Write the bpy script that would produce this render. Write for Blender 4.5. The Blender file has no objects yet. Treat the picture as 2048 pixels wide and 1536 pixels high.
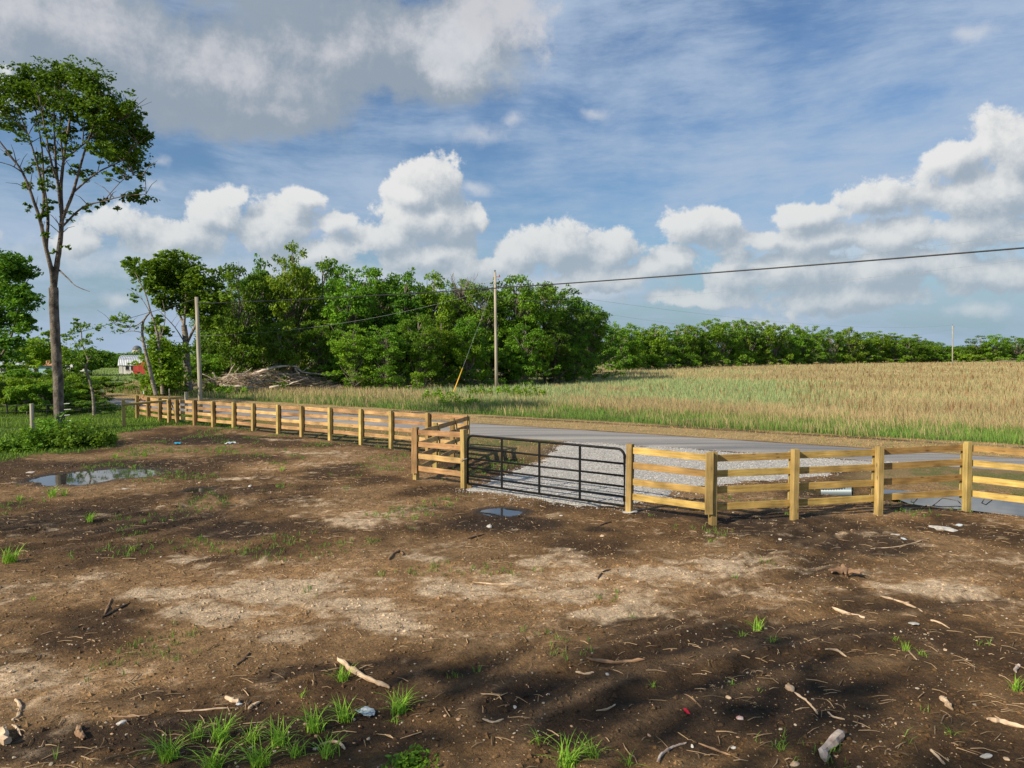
import bpy, math, random
import numpy as np
from mathutils import Vector
R = math.radians
sc = bpy.context.scene
col = sc.collection
# ---------------------------------------------------------------- camera
FPX, HC, PITCH = 1447.0, 3.5, math.atan(63/1447.0)      # focal length in photo pixels, eye height, downward tilt
cam = bpy.data.cameras.new("camera"); camo = bpy.data.objects.new("camera", cam); col.objects.link(camo)
cam.sensor_width = 36; cam.lens = 36*FPX/2048; cam.clip_end = 6000; cam.clip_start = .05
camo.location = (0, 0, HC); camo.rotation_euler = (math.pi/2-PITCH, 0, 0)
sc.camera = camo
# ---------------------------------------------------------------- light
SUN_EL = R(31); SH = Vector((-.80, -.60)).normalized()
SUN = Vector((SH.x*math.cos(SUN_EL), SH.y*math.cos(SUN_EL), math.sin(SUN_EL)))
sl = bpy.data.lights.new("sun", 'SUN'); so = bpy.data.objects.new("sun", sl); col.objects.link(so)
sl.energy = 4.9; sl.angle = R(.55); sl.color = (1, .87, .68)
so.location = (-30, -20, 30); so.rotation_euler = (-SUN).to_track_quat('-Z', 'Y').to_euler()
sc.view_settings.view_transform = 'Standard'; sc.view_settings.look = 'None'
sc.view_settings.exposure = 0.38; sc.view_settings.gamma = 1
# ---------------------------------------------------------------- pixel -> world
CP, SP = math.cos(PITCH), math.sin(PITCH)
def direc(px, py):
    x = (px-1024)/FPX; y = (768-py)/FPX
    return Vector((x, CP+y*SP, -SP+y*CP))
def at(px, py, z=0.0):
    d = direc(px, py); t = (z-HC)/d.z
    return Vector((d.x*t, d.y*t, z))
def ray(px, py, Y):
    d = direc(px, py); t = Y/d.y
    return Vector((d.x*t, Y, HC+d.z*t))
# ---------------------------------------------------------------- world: nishita + clouds by direction
W = bpy.data.worlds.new("World"); sc.world = W; W.use_nodes = True
nt = W.node_tree; nt.nodes.clear()
def _in(node, i, v):
    if isinstance(v, bpy.types.NodeSocket): nt.links.new(v, node.inputs[i])
    else: node.inputs[i].default_value = v
def M(op, a, b=0.0, c=0.0, clamp=False):
    n = nt.nodes.new('ShaderNodeMath'); n.operation = op; n.use_clamp = clamp
    _in(n, 0, a); _in(n, 1, b); _in(n, 2, c); return n.outputs[0]
def V(op, a, b=(0, 0, 0), c=(0, 0, 0)):
    n = nt.nodes.new('ShaderNodeVectorMath'); n.operation = op
    _in(n, 0, a); _in(n, 1, b)
    if op == 'MULTIPLY_ADD': _in(n, 2, c)
    return n.outputs['Value'] if op in ('LENGTH', 'DOT_PRODUCT') else n.outputs[0]
def NZ(vec, scale, detail=6, rough=.55, dist=0.0, color=False):
    n = nt.nodes.new('ShaderNodeTexNoise'); n.noise_dimensions = '3D'
    _in(n, 'Vector', vec); n.inputs['Scale'].default_value = scale; n.inputs['Detail'].default_value = detail
    n.inputs['Roughness'].default_value = rough; n.inputs['Distortion'].default_value = dist
    return n.outputs['Color' if color else 'Fac']
def SS(x, lo, hi):
    n = nt.nodes.new('ShaderNodeMapRange'); n.interpolation_type = 'SMOOTHSTEP'
    _in(n, 'Value', x); _in(n, 'From Min', lo); _in(n, 'From Max', hi); return n.outputs[0]
def MIX(f, a, b):
    n = nt.nodes.new('ShaderNodeMix'); n.data_type = 'RGBA'; _in(n, 0, f); _in(n, 6, a); _in(n, 7, b); return n.outputs[2]
tc = nt.nodes.new('ShaderNodeTexCoord').outputs['Generated']
sep = nt.nodes.new('ShaderNodeSeparateXYZ'); nt.links.new(tc, sep.inputs[0])
az = M('ARCTAN2', sep.outputs[0], sep.outputs[1]); el = M('ARCSINE', sep.outputs[2])
cmb = nt.nodes.new('ShaderNodeCombineXYZ'); _in(cmb, 0, az); _in(cmb, 1, el); P = cmb.outputs[0]
warp = V('MULTIPLY_ADD', NZ(tc, 7, 4, .6, 0, True), (.09, .06, 0), (-.045, -.03, 0))
P = V('ADD', P, warp)
def ae(px, py):
    d = direc(px, py).normalized(); return math.atan2(d.x, d.y), math.asin(d.z)
def blobfield(p, blobs, k=.18):
    acc = None
    for (px, py, rx, ry) in blobs:
        a, e = ae(px, py); d = direc(px, py); sx = rx/FPX/ (d.length**1.3); sy = ry/FPX/(d.length**1.3)
        v = V('LENGTH', V('MULTIPLY_ADD', p, (1/sx, 1/sy, 0), (-a/sx, -e/sy, 0)))
        acc = v if acc is None else M('SMOOTH_MIN', acc, v, k)
    return M('SUBTRACT', 1.0, acc)
CUM = [(240,440,95,55),(330,470,150,62),(425,425,70,42),(462,392,30,22),(175,480,70,45),(600,400,55,28),(545,450,110,60),(690,442,48,26),
 (760,470,90,45),(835,440,105,50),(868,368,72,52),(820,385,50,30),(958,445,30,30),(900,450,60,50),(640,500,140,40),(1040,505,80,48),(1105,490,75,42),(1222,500,66,44),(950,535,130,34),
 (1385,455,88,42),(1440,452,60,32),(1480,515,55,24),(1350,520,56,26),(1300,545,100,26),(1620,430,90,28),(1640,480,110,38),(1760,395,90,45),
 (1800,470,140,42),(1900,320,70,52),(1960,400,150,80),(2030,290,90,85),(1950,470,160,50),(1560,545,220,48),(1780,545,220,52),(2000,560,180,50),(1400,592,170,26),(1700,600,200,30),(1250,555,120,30),(1500,480,120,26),
 (850,510,150,30),(2300,300,200,200),(-150,430,120,60),(-200,200,200,130)]
BANK = [(120,60,430,150),(430,150,330,120),(720,90,300,120),(960,50,130,85),(540,225,150,45),(860,150,160,60),(-200,60,300,180),(400,-150,600,170)]
WISP = [(300,355,30,18),(320,305,36,22),(960,270,60,36),(1010,240,34,20),(1190,235,60,18),(1945,70,60,28),(425,540,90,30),(235,605,60,24),(1960,622,80,24),(1460,585,70,20),(950,380,60,20),(1750,600,120,26),(1500,640,140,22),(900,100,200,90),(250,525,330,60),(700,545,480,50),(1150,570,300,40),(1750,500,420,110)]
dl = (-.016, .020, 0)
n0 = NZ(tc, 15, 9, .66, .12)
n1 = NZ(V('ADD', tc, (-.012, 0, .014)), 15, 9, .66, .12)
n2 = NZ(tc, 5, 5, .55); 
nf = M('MULTIPLY_ADD', M('SUBTRACT', n0, .5), 2.6, M('MULTIPLY', M('SUBTRACT', n2, .5), 1.2))
nf1 = M('MULTIPLY_ADD', M('SUBTRACT', n1, .5), 2.6, M('MULTIPLY', M('SUBTRACT', n2, .5), 1.2))
c0 = blobfield(P, CUM); c1 = blobfield(V('ADD', P, dl), CUM)
D0 = M('ADD', c0, nf); D1 = M('ADD', c1, nf1)
a_c = M('MULTIPLY', SS(D0, -.02, .30), .97)
sh = M('MULTIPLY_ADD', M('SUBTRACT', D0, D1), .75, .50)
sh = M('ADD', sh, M('MULTIPLY', M('SUBTRACT', .35, D0), .22), clamp=True)
sh = SS(sh, .05, 1.05)
w0 = M('MULTIPLY_ADD', nf, .9, blobfield(P, WISP, .3)); a_w = M('MULTIPLY', SS(w0, .0, 1.1), .62)
b0 = blobfield(P, BANK, .3); b1 = blobfield(V('ADD', P, (-.05, .05, 0)), BANK, .3)
E0 = M('MULTIPLY_ADD', nf, .55, b0); E1 = M('MULTIPLY_ADD', nf1, .55, b1)
a_b = SS(E0, -.22, .26)
shb = M('ADD', M('MULTIPLY', M('SUBTRACT', E0, E1), .75), M('MULTIPLY_ADD', M('SUBTRACT', n2, .5), 1.5, .33), clamp=True)
shb = M('ADD', shb, M('MULTIPLY', M('SUBTRACT', n0, .5), .9), clamp=True)
shb = M('ADD', shb, M('MULTIPLY', SS(M('ADD', az, el), .30, .62), .45), clamp=True)
# thin high veil, streaked
st = V('MULTIPLY', V('ADD', tc, V('MULTIPLY', NZ(tc, 2.5, 3, .5, 0, True), (.07, .07, .07))), (1.6, 1.6, 7))
ci = NZ(st, 1.7, 9, .66, .1)
veil = M('MULTIPLY', SS(M('ADD', M('MULTIPLY_ADD', M('SUBTRACT', ci, .5), 1.5, .5), M('MULTIPLY', M('SUBTRACT', n2, .5), .8)), .20, .74), .92)
sky = nt.nodes.new('ShaderNodeTexSky'); sky.sky_type = 'NISHITA'; sky.sun_disc = False
sky.sun_elevation = SUN_EL; sky.sun_rotation = math.atan2(SUN.x, SUN.y) % (2*math.pi)
sky.air_density = 1.3; sky.dust_density = .6; sky.ozone_density = 2.2
K = 10.0     # cloud radiance is given per unit of the background strength 0.1
def c3(r, g, b): return (r*K, g*K, b*K, 1)
tint = nt.nodes.new('ShaderNodeVectorMath'); tint.operation = 'MULTIPLY'
nt.links.new(sky.outputs[0], tint.inputs[0]); tint.inputs[1].default_value = (.55, .68, .86)
base = MIX(SS(el, .17, -.02), tint.outputs[0], c3(.22, .335, .42))
base = MIX(veil, base, c3(.34, .43, .56))
colb = MIX(SS(shb, .05, .95), c3(.25, .30, .36), c3(.50, .505, .535))
base = MIX(M('MULTIPLY', a_b, .96), base, colb)
colc = MIX(sh, c3(.29, .345, .41), c3(.68, .68, .67))
lowh = SS(el, .24, .04)
colc = MIX(M('MULTIPLY', lowh, .45), colc, c3(.33, .41, .47))
base = MIX(a_w, base, c3(.56, .58, .61))
base = MIX(a_c, base, colc)
base = MIX(SS(el, -.002, -.02), base, c3(.10, .10, .06))
bg = nt.nodes.new('ShaderNodeBackground'); nt.links.new(base, bg.inputs[0]); bg.inputs[1].default_value = .092
wo = nt.nodes.new('ShaderNodeOutputWorld'); nt.links.new(bg.outputs[0], wo.inputs[0])
W.cycles.sampling_method = 'MANUAL'; W.cycles.sample_map_resolution = 512

# ================================================================ helpers
rng = np.random.default_rng(7); random.seed(7)
def hash2(ix, iy, s):
    h = (ix.astype(np.int64)*374761393 + iy.astype(np.int64)*668265263 + s*1442695041) & 0xffffffff
    h = ((h ^ (h >> 13))*1274126177) & 0xffffffff
    return ((h ^ (h >> 16)) & 0xffffff)/float(0xffffff)
def vnoise(x, y, s=0):
    ix = np.floor(x); iy = np.floor(y); fx = x-ix; fy = y-iy
    fx = fx*fx*(3-2*fx); fy = fy*fy*(3-2*fy)
    a = hash2(ix, iy, s); b = hash2(ix+1, iy, s); c = hash2(ix, iy+1, s); d = hash2(ix+1, iy+1, s)
    return a+(b-a)*fx+(c-a)*fy+(a-b-c+d)*fx*fy
def fbm(x, y, s=0, o=4, g=.5):
    x = np.asarray(x, float); y = np.asarray(y, float)
    v = 0; a = 1; t = 0
    for i in range(o):
        v = v+a*vnoise(x, y, s+i*17); t += a; a *= g; x, y = (x*.8-y*.6)*2.03+11.3, (x*.6+y*.8)*2.03+5.7
    return v/t
def sstep(x, lo, hi):
    t = np.clip((x-lo)/(hi-lo), 0, 1); return t*t*(3-2*t)
def pdist(x, y, pts):                       # distance to a polyline
    x = np.asarray(x, float); y = np.asarray(y, float); best = np.full(x.shape, 1e9)
    for (x0, y0), (x1, y1) in zip(pts[:-1], pts[1:]):
        dx, dy = x1-x0, y1-y0; t = np.clip(((x-x0)*dx+(y-y0)*dy)/(dx*dx+dy*dy), 0, 1)
        best = np.minimum(best, np.hypot(x-x0-t*dx, y-y0-t*dy))
    return best
def inpoly(x, y, pts):
    x = np.asarray(x, float); y = np.asarray(y, float); c = np.zeros(x.shape, bool); n = len(pts)
    for i in range(n):
        x0, y0 = pts[i]; x1, y1 = pts[(i+1) % n]
        if y0 == y1: continue
        c ^= ((y0 > y) != (y1 > y)) & (x < (x1-x0)*(y-y0)/(y1-y0)+x0)
    return c
def spoly(x, y, pts):                       # signed distance, positive inside
    d = pdist(x, y, list(pts)+[pts[0]]); return np.where(inpoly(x, y, pts), d, -d)

class MB:
    def __init__(s): s.v = []; s.f = []; s.n = 0; s.c = []
    def add(s, v, f, c=None):
        v = np.asarray(v, float); s.v.append(v)
        for a in f: s.f.append(np.asarray(a, int)+s.n)
        s.n += len(v)
        if c is not None: s.c.append(np.broadcast_to(np.asarray(c, float), (len(v), 3)))
    def box(s, c, size, rz=0, ax=None, ay=None, az_=None, bev=0.0):
        c = Vector(c); hx, hy, hz = [q/2 for q in size]
        ax = Vector((math.cos(rz), math.sin(rz), 0)) if ax is None else Vector(ax).normalized()
        az_ = Vector((0, 0, 1)) if az_ is None else Vector(az_).normalized()
        ay = az_.cross(ax) if ay is None else Vector(ay)
        if bev <= 0:
            v = [c+ax*(i*hx)+ay*(j*hy)+az_*(k*hz) for k in (-1, 1) for (i, j) in ((-1,-1),(1,-1),(1,1),(-1,1))]
            f = [[(0,3,2,1),(4,5,6,7),(0,1,5,4),(1,2,6,5),(2,3,7,6),(3,0,4,7)]]
            s.add([tuple(q) for q in v], f); return
        b = bev; v = []                                 # chamfered vertical edges and ends
        for (dz, ins) in ((-hz, b), (-hz+b, 0), (hz-b, 0), (hz, b)):
            for (i, j) in ((-1,-1),(1,-1),(1,1),(-1,1)):
                x1, y1 = (hx-ins)*i, (hy-ins)*j
                if (i*j) > 0: pts = [(x1-b*i*0, y1-b*j), (x1-b*i, y1)]
                else: pts = [(x1-b*i, y1), (x1, y1-b*j)]
                if (i, j) == (-1,-1): pts = [(x1, y1+b), (x1+b, y1)]
                if (i, j) == (1,-1): pts = [(x1-b, y1), (x1, y1+b)]
                if (i, j) == (1, 1): pts = [(x1, y1-b), (x1-b, y1)]
                if (i, j) == (-1, 1): pts = [(x1+b, y1), (x1, y1-b)]
                for (p, q) in pts: v.append(tuple(c+ax*p+ay*q+az_*dz))
        fq = []
        for r in range(3):
            for k in range(8):
                a = r*8+k; b2 = r*8+(k+1) % 8; fq.append((a, b2, b2+8, a+8))
        s.add(v, [fq, [tuple(range(7, -1, -1))], [tuple(24+k for k in range(8))]])
    def tube(s, pts, rad, n=8, cap=True, jit=0.0, c=None):
        pts = [Vector(p) for p in pts]; m = len(pts)
        if not hasattr(rad, '__len__'): rad = [rad]*m
        V_ = []; up = Vector((.123, .456, .88)).normalized(); prev = None
        for i, p in enumerate(pts):
            t = (pts[min(i+1, m-1)]-pts[max(i-1, 0)]).normalized()
            if prev is None:
                a = t.cross(up); a = a.normalized() if a.length > 1e-3 else t.orthogonal().normalized()
            else:
                a = (prev-t*prev.dot(t)); a = a.normalized() if a.length > 1e-4 else t.orthogonal().normalized()
            prev = a; b = t.cross(a)
            for k in range(n):
                th = 2*math.pi*k/n; r = rad[i]*(1+(random.random()-.5)*jit)
                V_.append(tuple(p+(a*math.cos(th)+b*math.sin(th))*r))
        fq = [(i*n+k, i*n+(k+1) % n, (i+1)*n+(k+1) % n, (i+1)*n+k) for i in range(m-1) for k in range(n)]
        fs = [fq]
        if cap: fs += [[tuple(range(n-1, -1, -1))], [tuple((m-1)*n+k for k in range(n))]]
        s.add(V_, fs, c)
    def build(s, name, mat, parent=None, smooth=False, colname='col'):
        v = np.concatenate(s.v) if s.v else np.zeros((0, 3))
        loops = []; starts = []; tot = 0
        for a in s.f:
            a = np.atleast_2d(a); loops.append(a.ravel()); k = a.shape[1]
            starts.append(tot+np.arange(a.shape[0])*k); tot += a.size
        me = bpy.data.meshes.new(name); me.vertices.add(len(v)); me.vertices.foreach_set('co', v.astype(np.float32).ravel())
        lp = np.concatenate(loops).astype(np.int32); stt = np.concatenate(starts).astype(np.int32)
        me.loops.add(len(lp)); me.loops.foreach_set('vertex_index', lp)
        me.polygons.add(len(stt)); me.polygons.foreach_set('loop_start', stt)
        me.update(calc_edges=True)
        if s.c:
            cc = np.concatenate(s.c); at_ = me.color_attributes.new(colname, 'FLOAT_COLOR', 'POINT')
            at_.data.foreach_set('color', np.c_[cc, np.ones(len(cc))].astype(np.float32).ravel())
        me.polygons.foreach_set('use_smooth', np.full(len(stt), bool(smooth)))
        me.materials.append(mat); me.validate()
        o = bpy.data.objects.new(name, me); col.objects.link(o)
        if parent: o.parent = parent
        return o
def tag(o, label=None, cat=None, group=None, kind=None):
    if label: o['label'] = label
    if cat: o['category'] = cat
    if group: o['group'] = group
    if kind: o['kind'] = kind
    return o
def empty(name, loc=(0, 0, 0), rz=0):
    o = bpy.data.objects.new(name, None); col.objects.link(o); o.location = loc; o.rotation_euler = (0, 0, rz)
    o.empty_display_size = .2; return o
def dup(root, loc, rz, scale=(1, 1, 1)):
    c = root.copy(); col.objects.link(c); c.location = loc; c.rotation_euler = (0, 0, rz); c.scale = scale
    for ch in root.children:
        d = ch.copy(); col.objects.link(d); d.parent = c
        for g in ch.children:
            e = g.copy(); col.objects.link(e); e.parent = d
    return c
ORD = ['first','second','third','fourth','fifth','sixth','seventh','eighth','ninth','tenth','eleventh','twelfth','thirteenth','fourteenth',
 'fifteenth','sixteenth','seventeenth','eighteenth','nineteenth','twentieth','twenty-first','twenty-second','twenty-third','twenty-fourth',
 'twenty-fifth','twenty-sixth','twenty-seventh','twenty-eighth','twenty-ninth','thirtieth','thirty-first','thirty-second','thirty-third',
 'thirty-fourth','thirty-fifth','thirty-sixth','thirty-seventh','thirty-eighth','thirty-ninth','fortieth','forty-first','forty-second','forty-third','forty-fourth','forty-fifth','forty-sixth','forty-seventh','forty-eighth']

# ---------------------------------------------------------------- materials
def mat(name, c=(.5, .5, .5), rough=.8, spec=.3, metal=0.0):
    m = bpy.data.materials.new(name); m.use_nodes = True; b = m.node_tree.nodes['Principled BSDF']
    b.inputs['Base Color'].default_value = (*c, 1); b.inputs['Roughness'].default_value = rough
    b.inputs['Specular IOR Level'].default_value = spec; b.inputs['Metallic'].default_value = metal
    return m, m.node_tree, b
def noisy(name, c1, c2, scale=(4, 4, 4), detail=6, rough=.8, bump=.3, bscale=30, spec=.25, dist=.01, ramp=(.35, .65), objrand=0.0, metal=0.0, gen='Object'):
    m, t, b = mat(name, c1, rough, spec, metal); N = t.nodes; L = t.links
    co = N.new('ShaderNodeTexCoord'); mp = N.new('ShaderNodeMapping'); mp.inputs['Scale'].default_value = scale
    L.new(co.outputs[gen], mp.inputs[0]); n = N.new('ShaderNodeTexNoise'); n.inputs['Scale'].default_value = 1; n.inputs['Detail'].default_value = detail
    L.new(mp.outputs[0], n.inputs['Vector']); r = N.new('ShaderNodeValToRGB'); r.color_ramp.elements[0].position = ramp[0]; r.color_ramp.elements[1].position = ramp[1]
    r.color_ramp.elements[0].color = (*c1, 1); r.color_ramp.elements[1].color = (*c2, 1); L.new(n.outputs['Fac'], r.inputs[0])
    out = r.outputs[0]
    if objrand:
        oi = N.new('ShaderNodeObjectInfo'); hs = N.new('ShaderNodeHueSaturation')
        mr = N.new('ShaderNodeMapRange'); mr.inputs['To Min'].default_value = 1-objrand; mr.inputs['To Max'].default_value = 1+objrand
        L.new(oi.outputs['Random'], mr.inputs[0]); L.new(mr.outputs[0], hs.inputs['Value']); L.new(out, hs.inputs['Color']); out = hs.outputs[0]
    L.new(out, b.inputs['Base Color'])
    if bump:
        n2 = N.new('ShaderNodeTexNoise'); n2.inputs['Scale'].default_value = bscale; n2.inputs['Detail'].default_value = 5
        L.new(co.outputs[gen], n2.inputs['Vector']); bp = N.new('ShaderNodeBump'); bp.inputs['Strength'].default_value = bump; bp.inputs['Distance'].default_value = dist
        L.new(n2.outputs['Fac'], bp.inputs['Height']); L.new(bp.outputs[0], b.inputs['Normal'])
    return m
def leafmat(name, c1, c2, trans=.35, attr='col', hue=.010, val=.16):
    m = bpy.data.materials.new(name); m.use_nodes = True; t = m.node_tree; N = t.nodes; L = t.links; N.clear()
    at_ = N.new('ShaderNodeAttribute'); at_.attribute_name = attr
    sx = N.new('ShaderNodeSeparateColor'); L.new(at_.outputs['Color'], sx.inputs[0])
    mx = N.new('ShaderNodeMix'); mx.data_type = 'RGBA'; L.new(sx.outputs[0], mx.inputs[0]); mx.inputs[6].default_value = (*c1, 1); mx.inputs[7].default_value = (*c2, 1)
    oi = N.new('ShaderNodeObjectInfo'); hs = N.new('ShaderNodeHueSaturation')
    a = N.new('ShaderNodeMapRange'); a.inputs['To Min'].default_value = .5-hue; a.inputs['To Max'].default_value = .5+hue
    b = N.new('ShaderNodeMapRange'); b.inputs['To Min'].default_value = 1-val; b.inputs['To Max'].default_value = 1+val
    L.new(oi.outputs['Random'], a.inputs[0]); L.new(oi.outputs['Random'], b.inputs[0]); L.new(a.outputs[0], hs.inputs['Hue']); L.new(b.outputs[0], hs.inputs['Value'])
    L.new(mx.outputs[2], hs.inputs['Color'])
    d = N.new('ShaderNodeBsdfPrincipled'); d.inputs['Roughness'].default_value = .55; d.inputs['Specular IOR Level'].default_value = .18
    tr = N.new('ShaderNodeBsdfTranslucent'); ms = N.new('ShaderNodeMixShader'); ms.inputs[0].default_value = trans; o = N.new('ShaderNodeOutputMaterial')
    h2 = N.new('ShaderNodeMix'); h2.data_type = 'RGBA'; h2.blend_type = 'MULTIPLY'; h2.inputs[0].default_value = 1; h2.inputs[7].default_value = (1.25, 1.15, .45, 1)
    L.new(hs.outputs[0], h2.inputs[6]); L.new(hs.outputs[0], d.inputs['Base Color']); L.new(h2.outputs[2], tr.inputs[0])
    L.new(d.outputs[0], ms.inputs[1]); L.new(tr.outputs[0], ms.inputs[2]); L.new(ms.outputs[0], o.inputs[0])
    return m
def colmat(name, rough=.85, trans=0.0, spec=.2):         # colour of each blade / chip / pebble from its mesh attribute
    m = bpy.data.materials.new(name); m.use_nodes = True; t = m.node_tree; N = t.nodes; L = t.links
    b = N['Principled BSDF']; b.inputs['Roughness'].default_value = rough; b.inputs['Specular IOR Level'].default_value = spec
    a = N.new('ShaderNodeAttribute'); a.attribute_name = 'col'; L.new(a.outputs['Color'], b.inputs['Base Color'])
    if trans:
        tr = N.new('ShaderNodeBsdfTranslucent'); ms = N.new('ShaderNodeMixShader'); ms.inputs[0].default_value = trans
        L.new(a.outputs['Color'], tr.inputs[0]); L.new(b.outputs[0], ms.inputs[1]); L.new(tr.outputs[0], ms.inputs[2]); L.new(ms.outputs[0], N['Material Output'].inputs[0])
    return m
def wood(name, c1, c2, knot=(.12, .06, .03), objrand=.24):
    m, t, b = mat(name, c1, .72, .25); N = t.nodes; L = t.links
    u = N.new('ShaderNodeAttribute'); u.attribute_name = 'grain'                 # along-board coordinates stored on each board
    mp = N.new('ShaderNodeMapping'); mp.inputs['Scale'].default_value = (2.2, 26, 26); L.new(u.outputs['Vector'], mp.inputs[0])
    n = N.new('ShaderNodeTexNoise'); n.inputs['Scale'].default_value = 1; n.inputs['Detail'].default_value = 7; n.inputs['Distortion'].default_value = .6; L.new(mp.outputs[0], n.inputs['Vector'])
    r = N.new('ShaderNodeValToRGB'); r.color_ramp.elements[0].position = .3; r.color_ramp.elements[1].position = .7
    r.color_ramp.elements[0].color = (*c1, 1); r.color_ramp.elements[1].color = (*c2, 1); L.new(n.outputs['Fac'], r.inputs[0])
    vo = N.new('ShaderNodeTexVoronoi'); mp2 = N.new('ShaderNodeMapping'); mp2.inputs['Scale'].default_value = (2.4, 7, 7); L.new(u.outputs['Vector'], mp2.inputs[0]); L.new(mp2.outputs[0], vo.inputs['Vector']); vo.inputs['Scale'].default_value = 1
    rk = N.new('ShaderNodeMapRange'); rk.inputs['From Min'].default_value = .06; rk.inputs['From Max'].default_value = .16; rk.inputs['To Min'].default_value = .75; rk.inputs['To Max'].default_value = 0; L.new(vo.outputs['Distance'], rk.inputs[0])
    mk = N.new('ShaderNodeMix'); mk.data_type = 'RGBA'; L.new(rk.outputs[0], mk.inputs[0]); L.new(r.outputs[0], mk.inputs[6]); mk.inputs[7].default_value = (*knot, 1)
    n3 = N.new('ShaderNodeTexNoise'); n3.inputs['Scale'].default_value = 1.7; n3.inputs['Detail'].default_value = 4; L.new(u.outputs['Vector'], n3.inputs['Vector'])
    r3 = N.new('ShaderNodeMapRange'); r3.inputs['From Min'].default_value = .3; r3.inputs['From Max'].default_value = .7; r3.inputs['To Min'].default_value = .55; r3.inputs['To Max'].default_value = 1.25; L.new(n3.outputs['Fac'], r3.inputs[0])
    hs = N.new('ShaderNodeHueSaturation'); L.new(mk.outputs[2], hs.inputs['Color']); L.new(r3.outputs[0], hs.inputs['Value'])
    oi = N.new('ShaderNodeObjectInfo'); mr = N.new('ShaderNodeMapRange'); mr.inputs['To Min'].default_value = 1-objrand; mr.inputs['To Max'].default_value = 1+objrand
    L.new(oi.outputs['Random'], mr.inputs[0]); h2 = N.new('ShaderNodeHueSaturation'); L.new(mr.outputs[0], h2.inputs['Value']); L.new(hs.outputs[0], h2.inputs['Color'])
    m3 = N.new('ShaderNodeMapRange'); m3.inputs['To Min'].default_value = .49; m3.inputs['To Max'].default_value = .512; L.new(oi.outputs['Random'], m3.inputs[0]); L.new(m3.outputs[0], h2.inputs['Hue'])
    L.new(h2.outputs[0], b.inputs['Base Color'])
    bp = N.new('ShaderNodeBump'); bp.inputs['Strength'].default_value = .35; bp.inputs['Distance'].default_value = .004; L.new(n.outputs['Fac'], bp.inputs['Height']); L.new(bp.outputs[0], b.inputs['Normal'])
    return m
m_rail = wood('rail_pine', (.33, .185, .075), (.54, .345, .16)); m_railr = wood('rail_golden_pine', (.30, .185, .052), (.54, .36, .12), objrand=.22); m_post = wood('post_pine', (.29, .20, .068), (.47, .345, .13))
m_leaf = leafmat('leaf_green', (.045, .115, .010), (.22, .40, .030), .34)
m_leafy = leafmat('leaf_yellow_green', (.065, .15, .010), (.29, .46, .032), .34)
m_leafd = leafmat('leaf_dark', (.032, .088, .009), (.15, .29, .024), .32)
m_leaft = leafmat('leaf_tall_tree', (.03, .075, .008), (.15, .25, .02), .34)
m_bark = noisy('bark', (.10, .085, .065), (.33, .29, .235), (3, 3, 9), 6, .9, .8, 18, dist=.03, objrand=.1)
m_barkd = noisy('bark_dark', (.06, .05, .04), (.21, .18, .145), (4, 4, 3), 6, .9, .9, 14, dist=.04)
m_pole = noisy('pole_wood', (.26, .23, .17), (.46, .42, .34), (14, 14, .7), 6, .85, .5, 20, objrand=.05)
m_black = mat('black_paint', (.004, .0045, .005), .55, .2)[0]
m_steel = mat('galvanised_steel', (.55, .56, .57), .4, .5, .8)[0]
m_wire = mat('wire_black', (.012, .013, .013), .5, .4)[0]; m_wirel = mat('wire_alloy', (.34, .36, .33), .45, .5, .3)[0]
m_blade = colmat('blades', .7, .3, .15); m_bits = colmat('bits', .85, 0, .2)
m_yellow = mat('guard_yellow', (.75, .42, .04), .5)[0]

# ================================================================ layout
FAR_E = [(-300,205),(-120,105),(-60,73),(-30,54.5),(-21,48.7),(-12.9,43.4),(-6,38.4),(-2.2,35.6),(3.9,31.9),(8.5,28.9),(13.4,25.7),(16.7,23.5),(40,8.5),(120,-42)]
NEAR_E = [(-300,194),(-120,96),(-60,65),(-25.7,46.7),(-17.9,41.2),(-10.8,36.6),(-5,32.4),(-1.8,30.0),(4,26.8),(8,24.7),(11.9,22.5),(14.7,20.7),(37,6.3),(117,-44)]
DITCH = [(-19,39.2),(-10.8,33.4),(-1.8,25.6),(3.5,22),(8.5,18.9),(12,16.9),(16.5,14),(40,-1)]
DRIVE = [(-1.25,18.3),(.0,17.3),(1.5,16.35),(2.7,16.0),(3.7,17.4),(5.0,18.6),(6.4,19.4),(7.9,19.75),(9.4,20.8),(11.2,22.2),(12.6,22.3),(8.5,24.6),(4,27.1),(2.0,28.1),(1.6,26.2),(.9,23.2),(.0,21.0),(-.9,19.5)]
# the soil puddles: centre and radii in metres
def pblob(px, py, rx, ry):
    c = at(px, py); return (c.x, c.y, rx*c.y/FPX, ry*c.y*c.y/(FPX*HC))
PUD = [(pblob(160,955,85,14), .3), (pblob(232,948,85,11), .35), (pblob(1002,1024,42,9), .25), (pblob(402,980,30,5), .3)]
def roadside(x, y):                          # + beyond the far edge of the road
    yf = np.interp(x, [p[0] for p in FAR_E], [p[1] for p in FAR_E]); return (y-yf)*.84
def nearside(x, y):
    yn = np.interp(x, [p[0] for p in NEAR_E], [p[1] for p in NEAR_E]); return (yn-y)*.84
def pudf(x, y):
    best = np.full(np.shape(x), -9.0)
    for (cx, cy, rx, ry), am in PUD:
        r = np.hypot((x-cx)/rx, (y-cy)/ry)
        best = np.maximum(best, 1-r+am*2*(fbm(x*2.2, y*1.1, 31, 4)-.5))
    return best
DR_C = None
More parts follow.
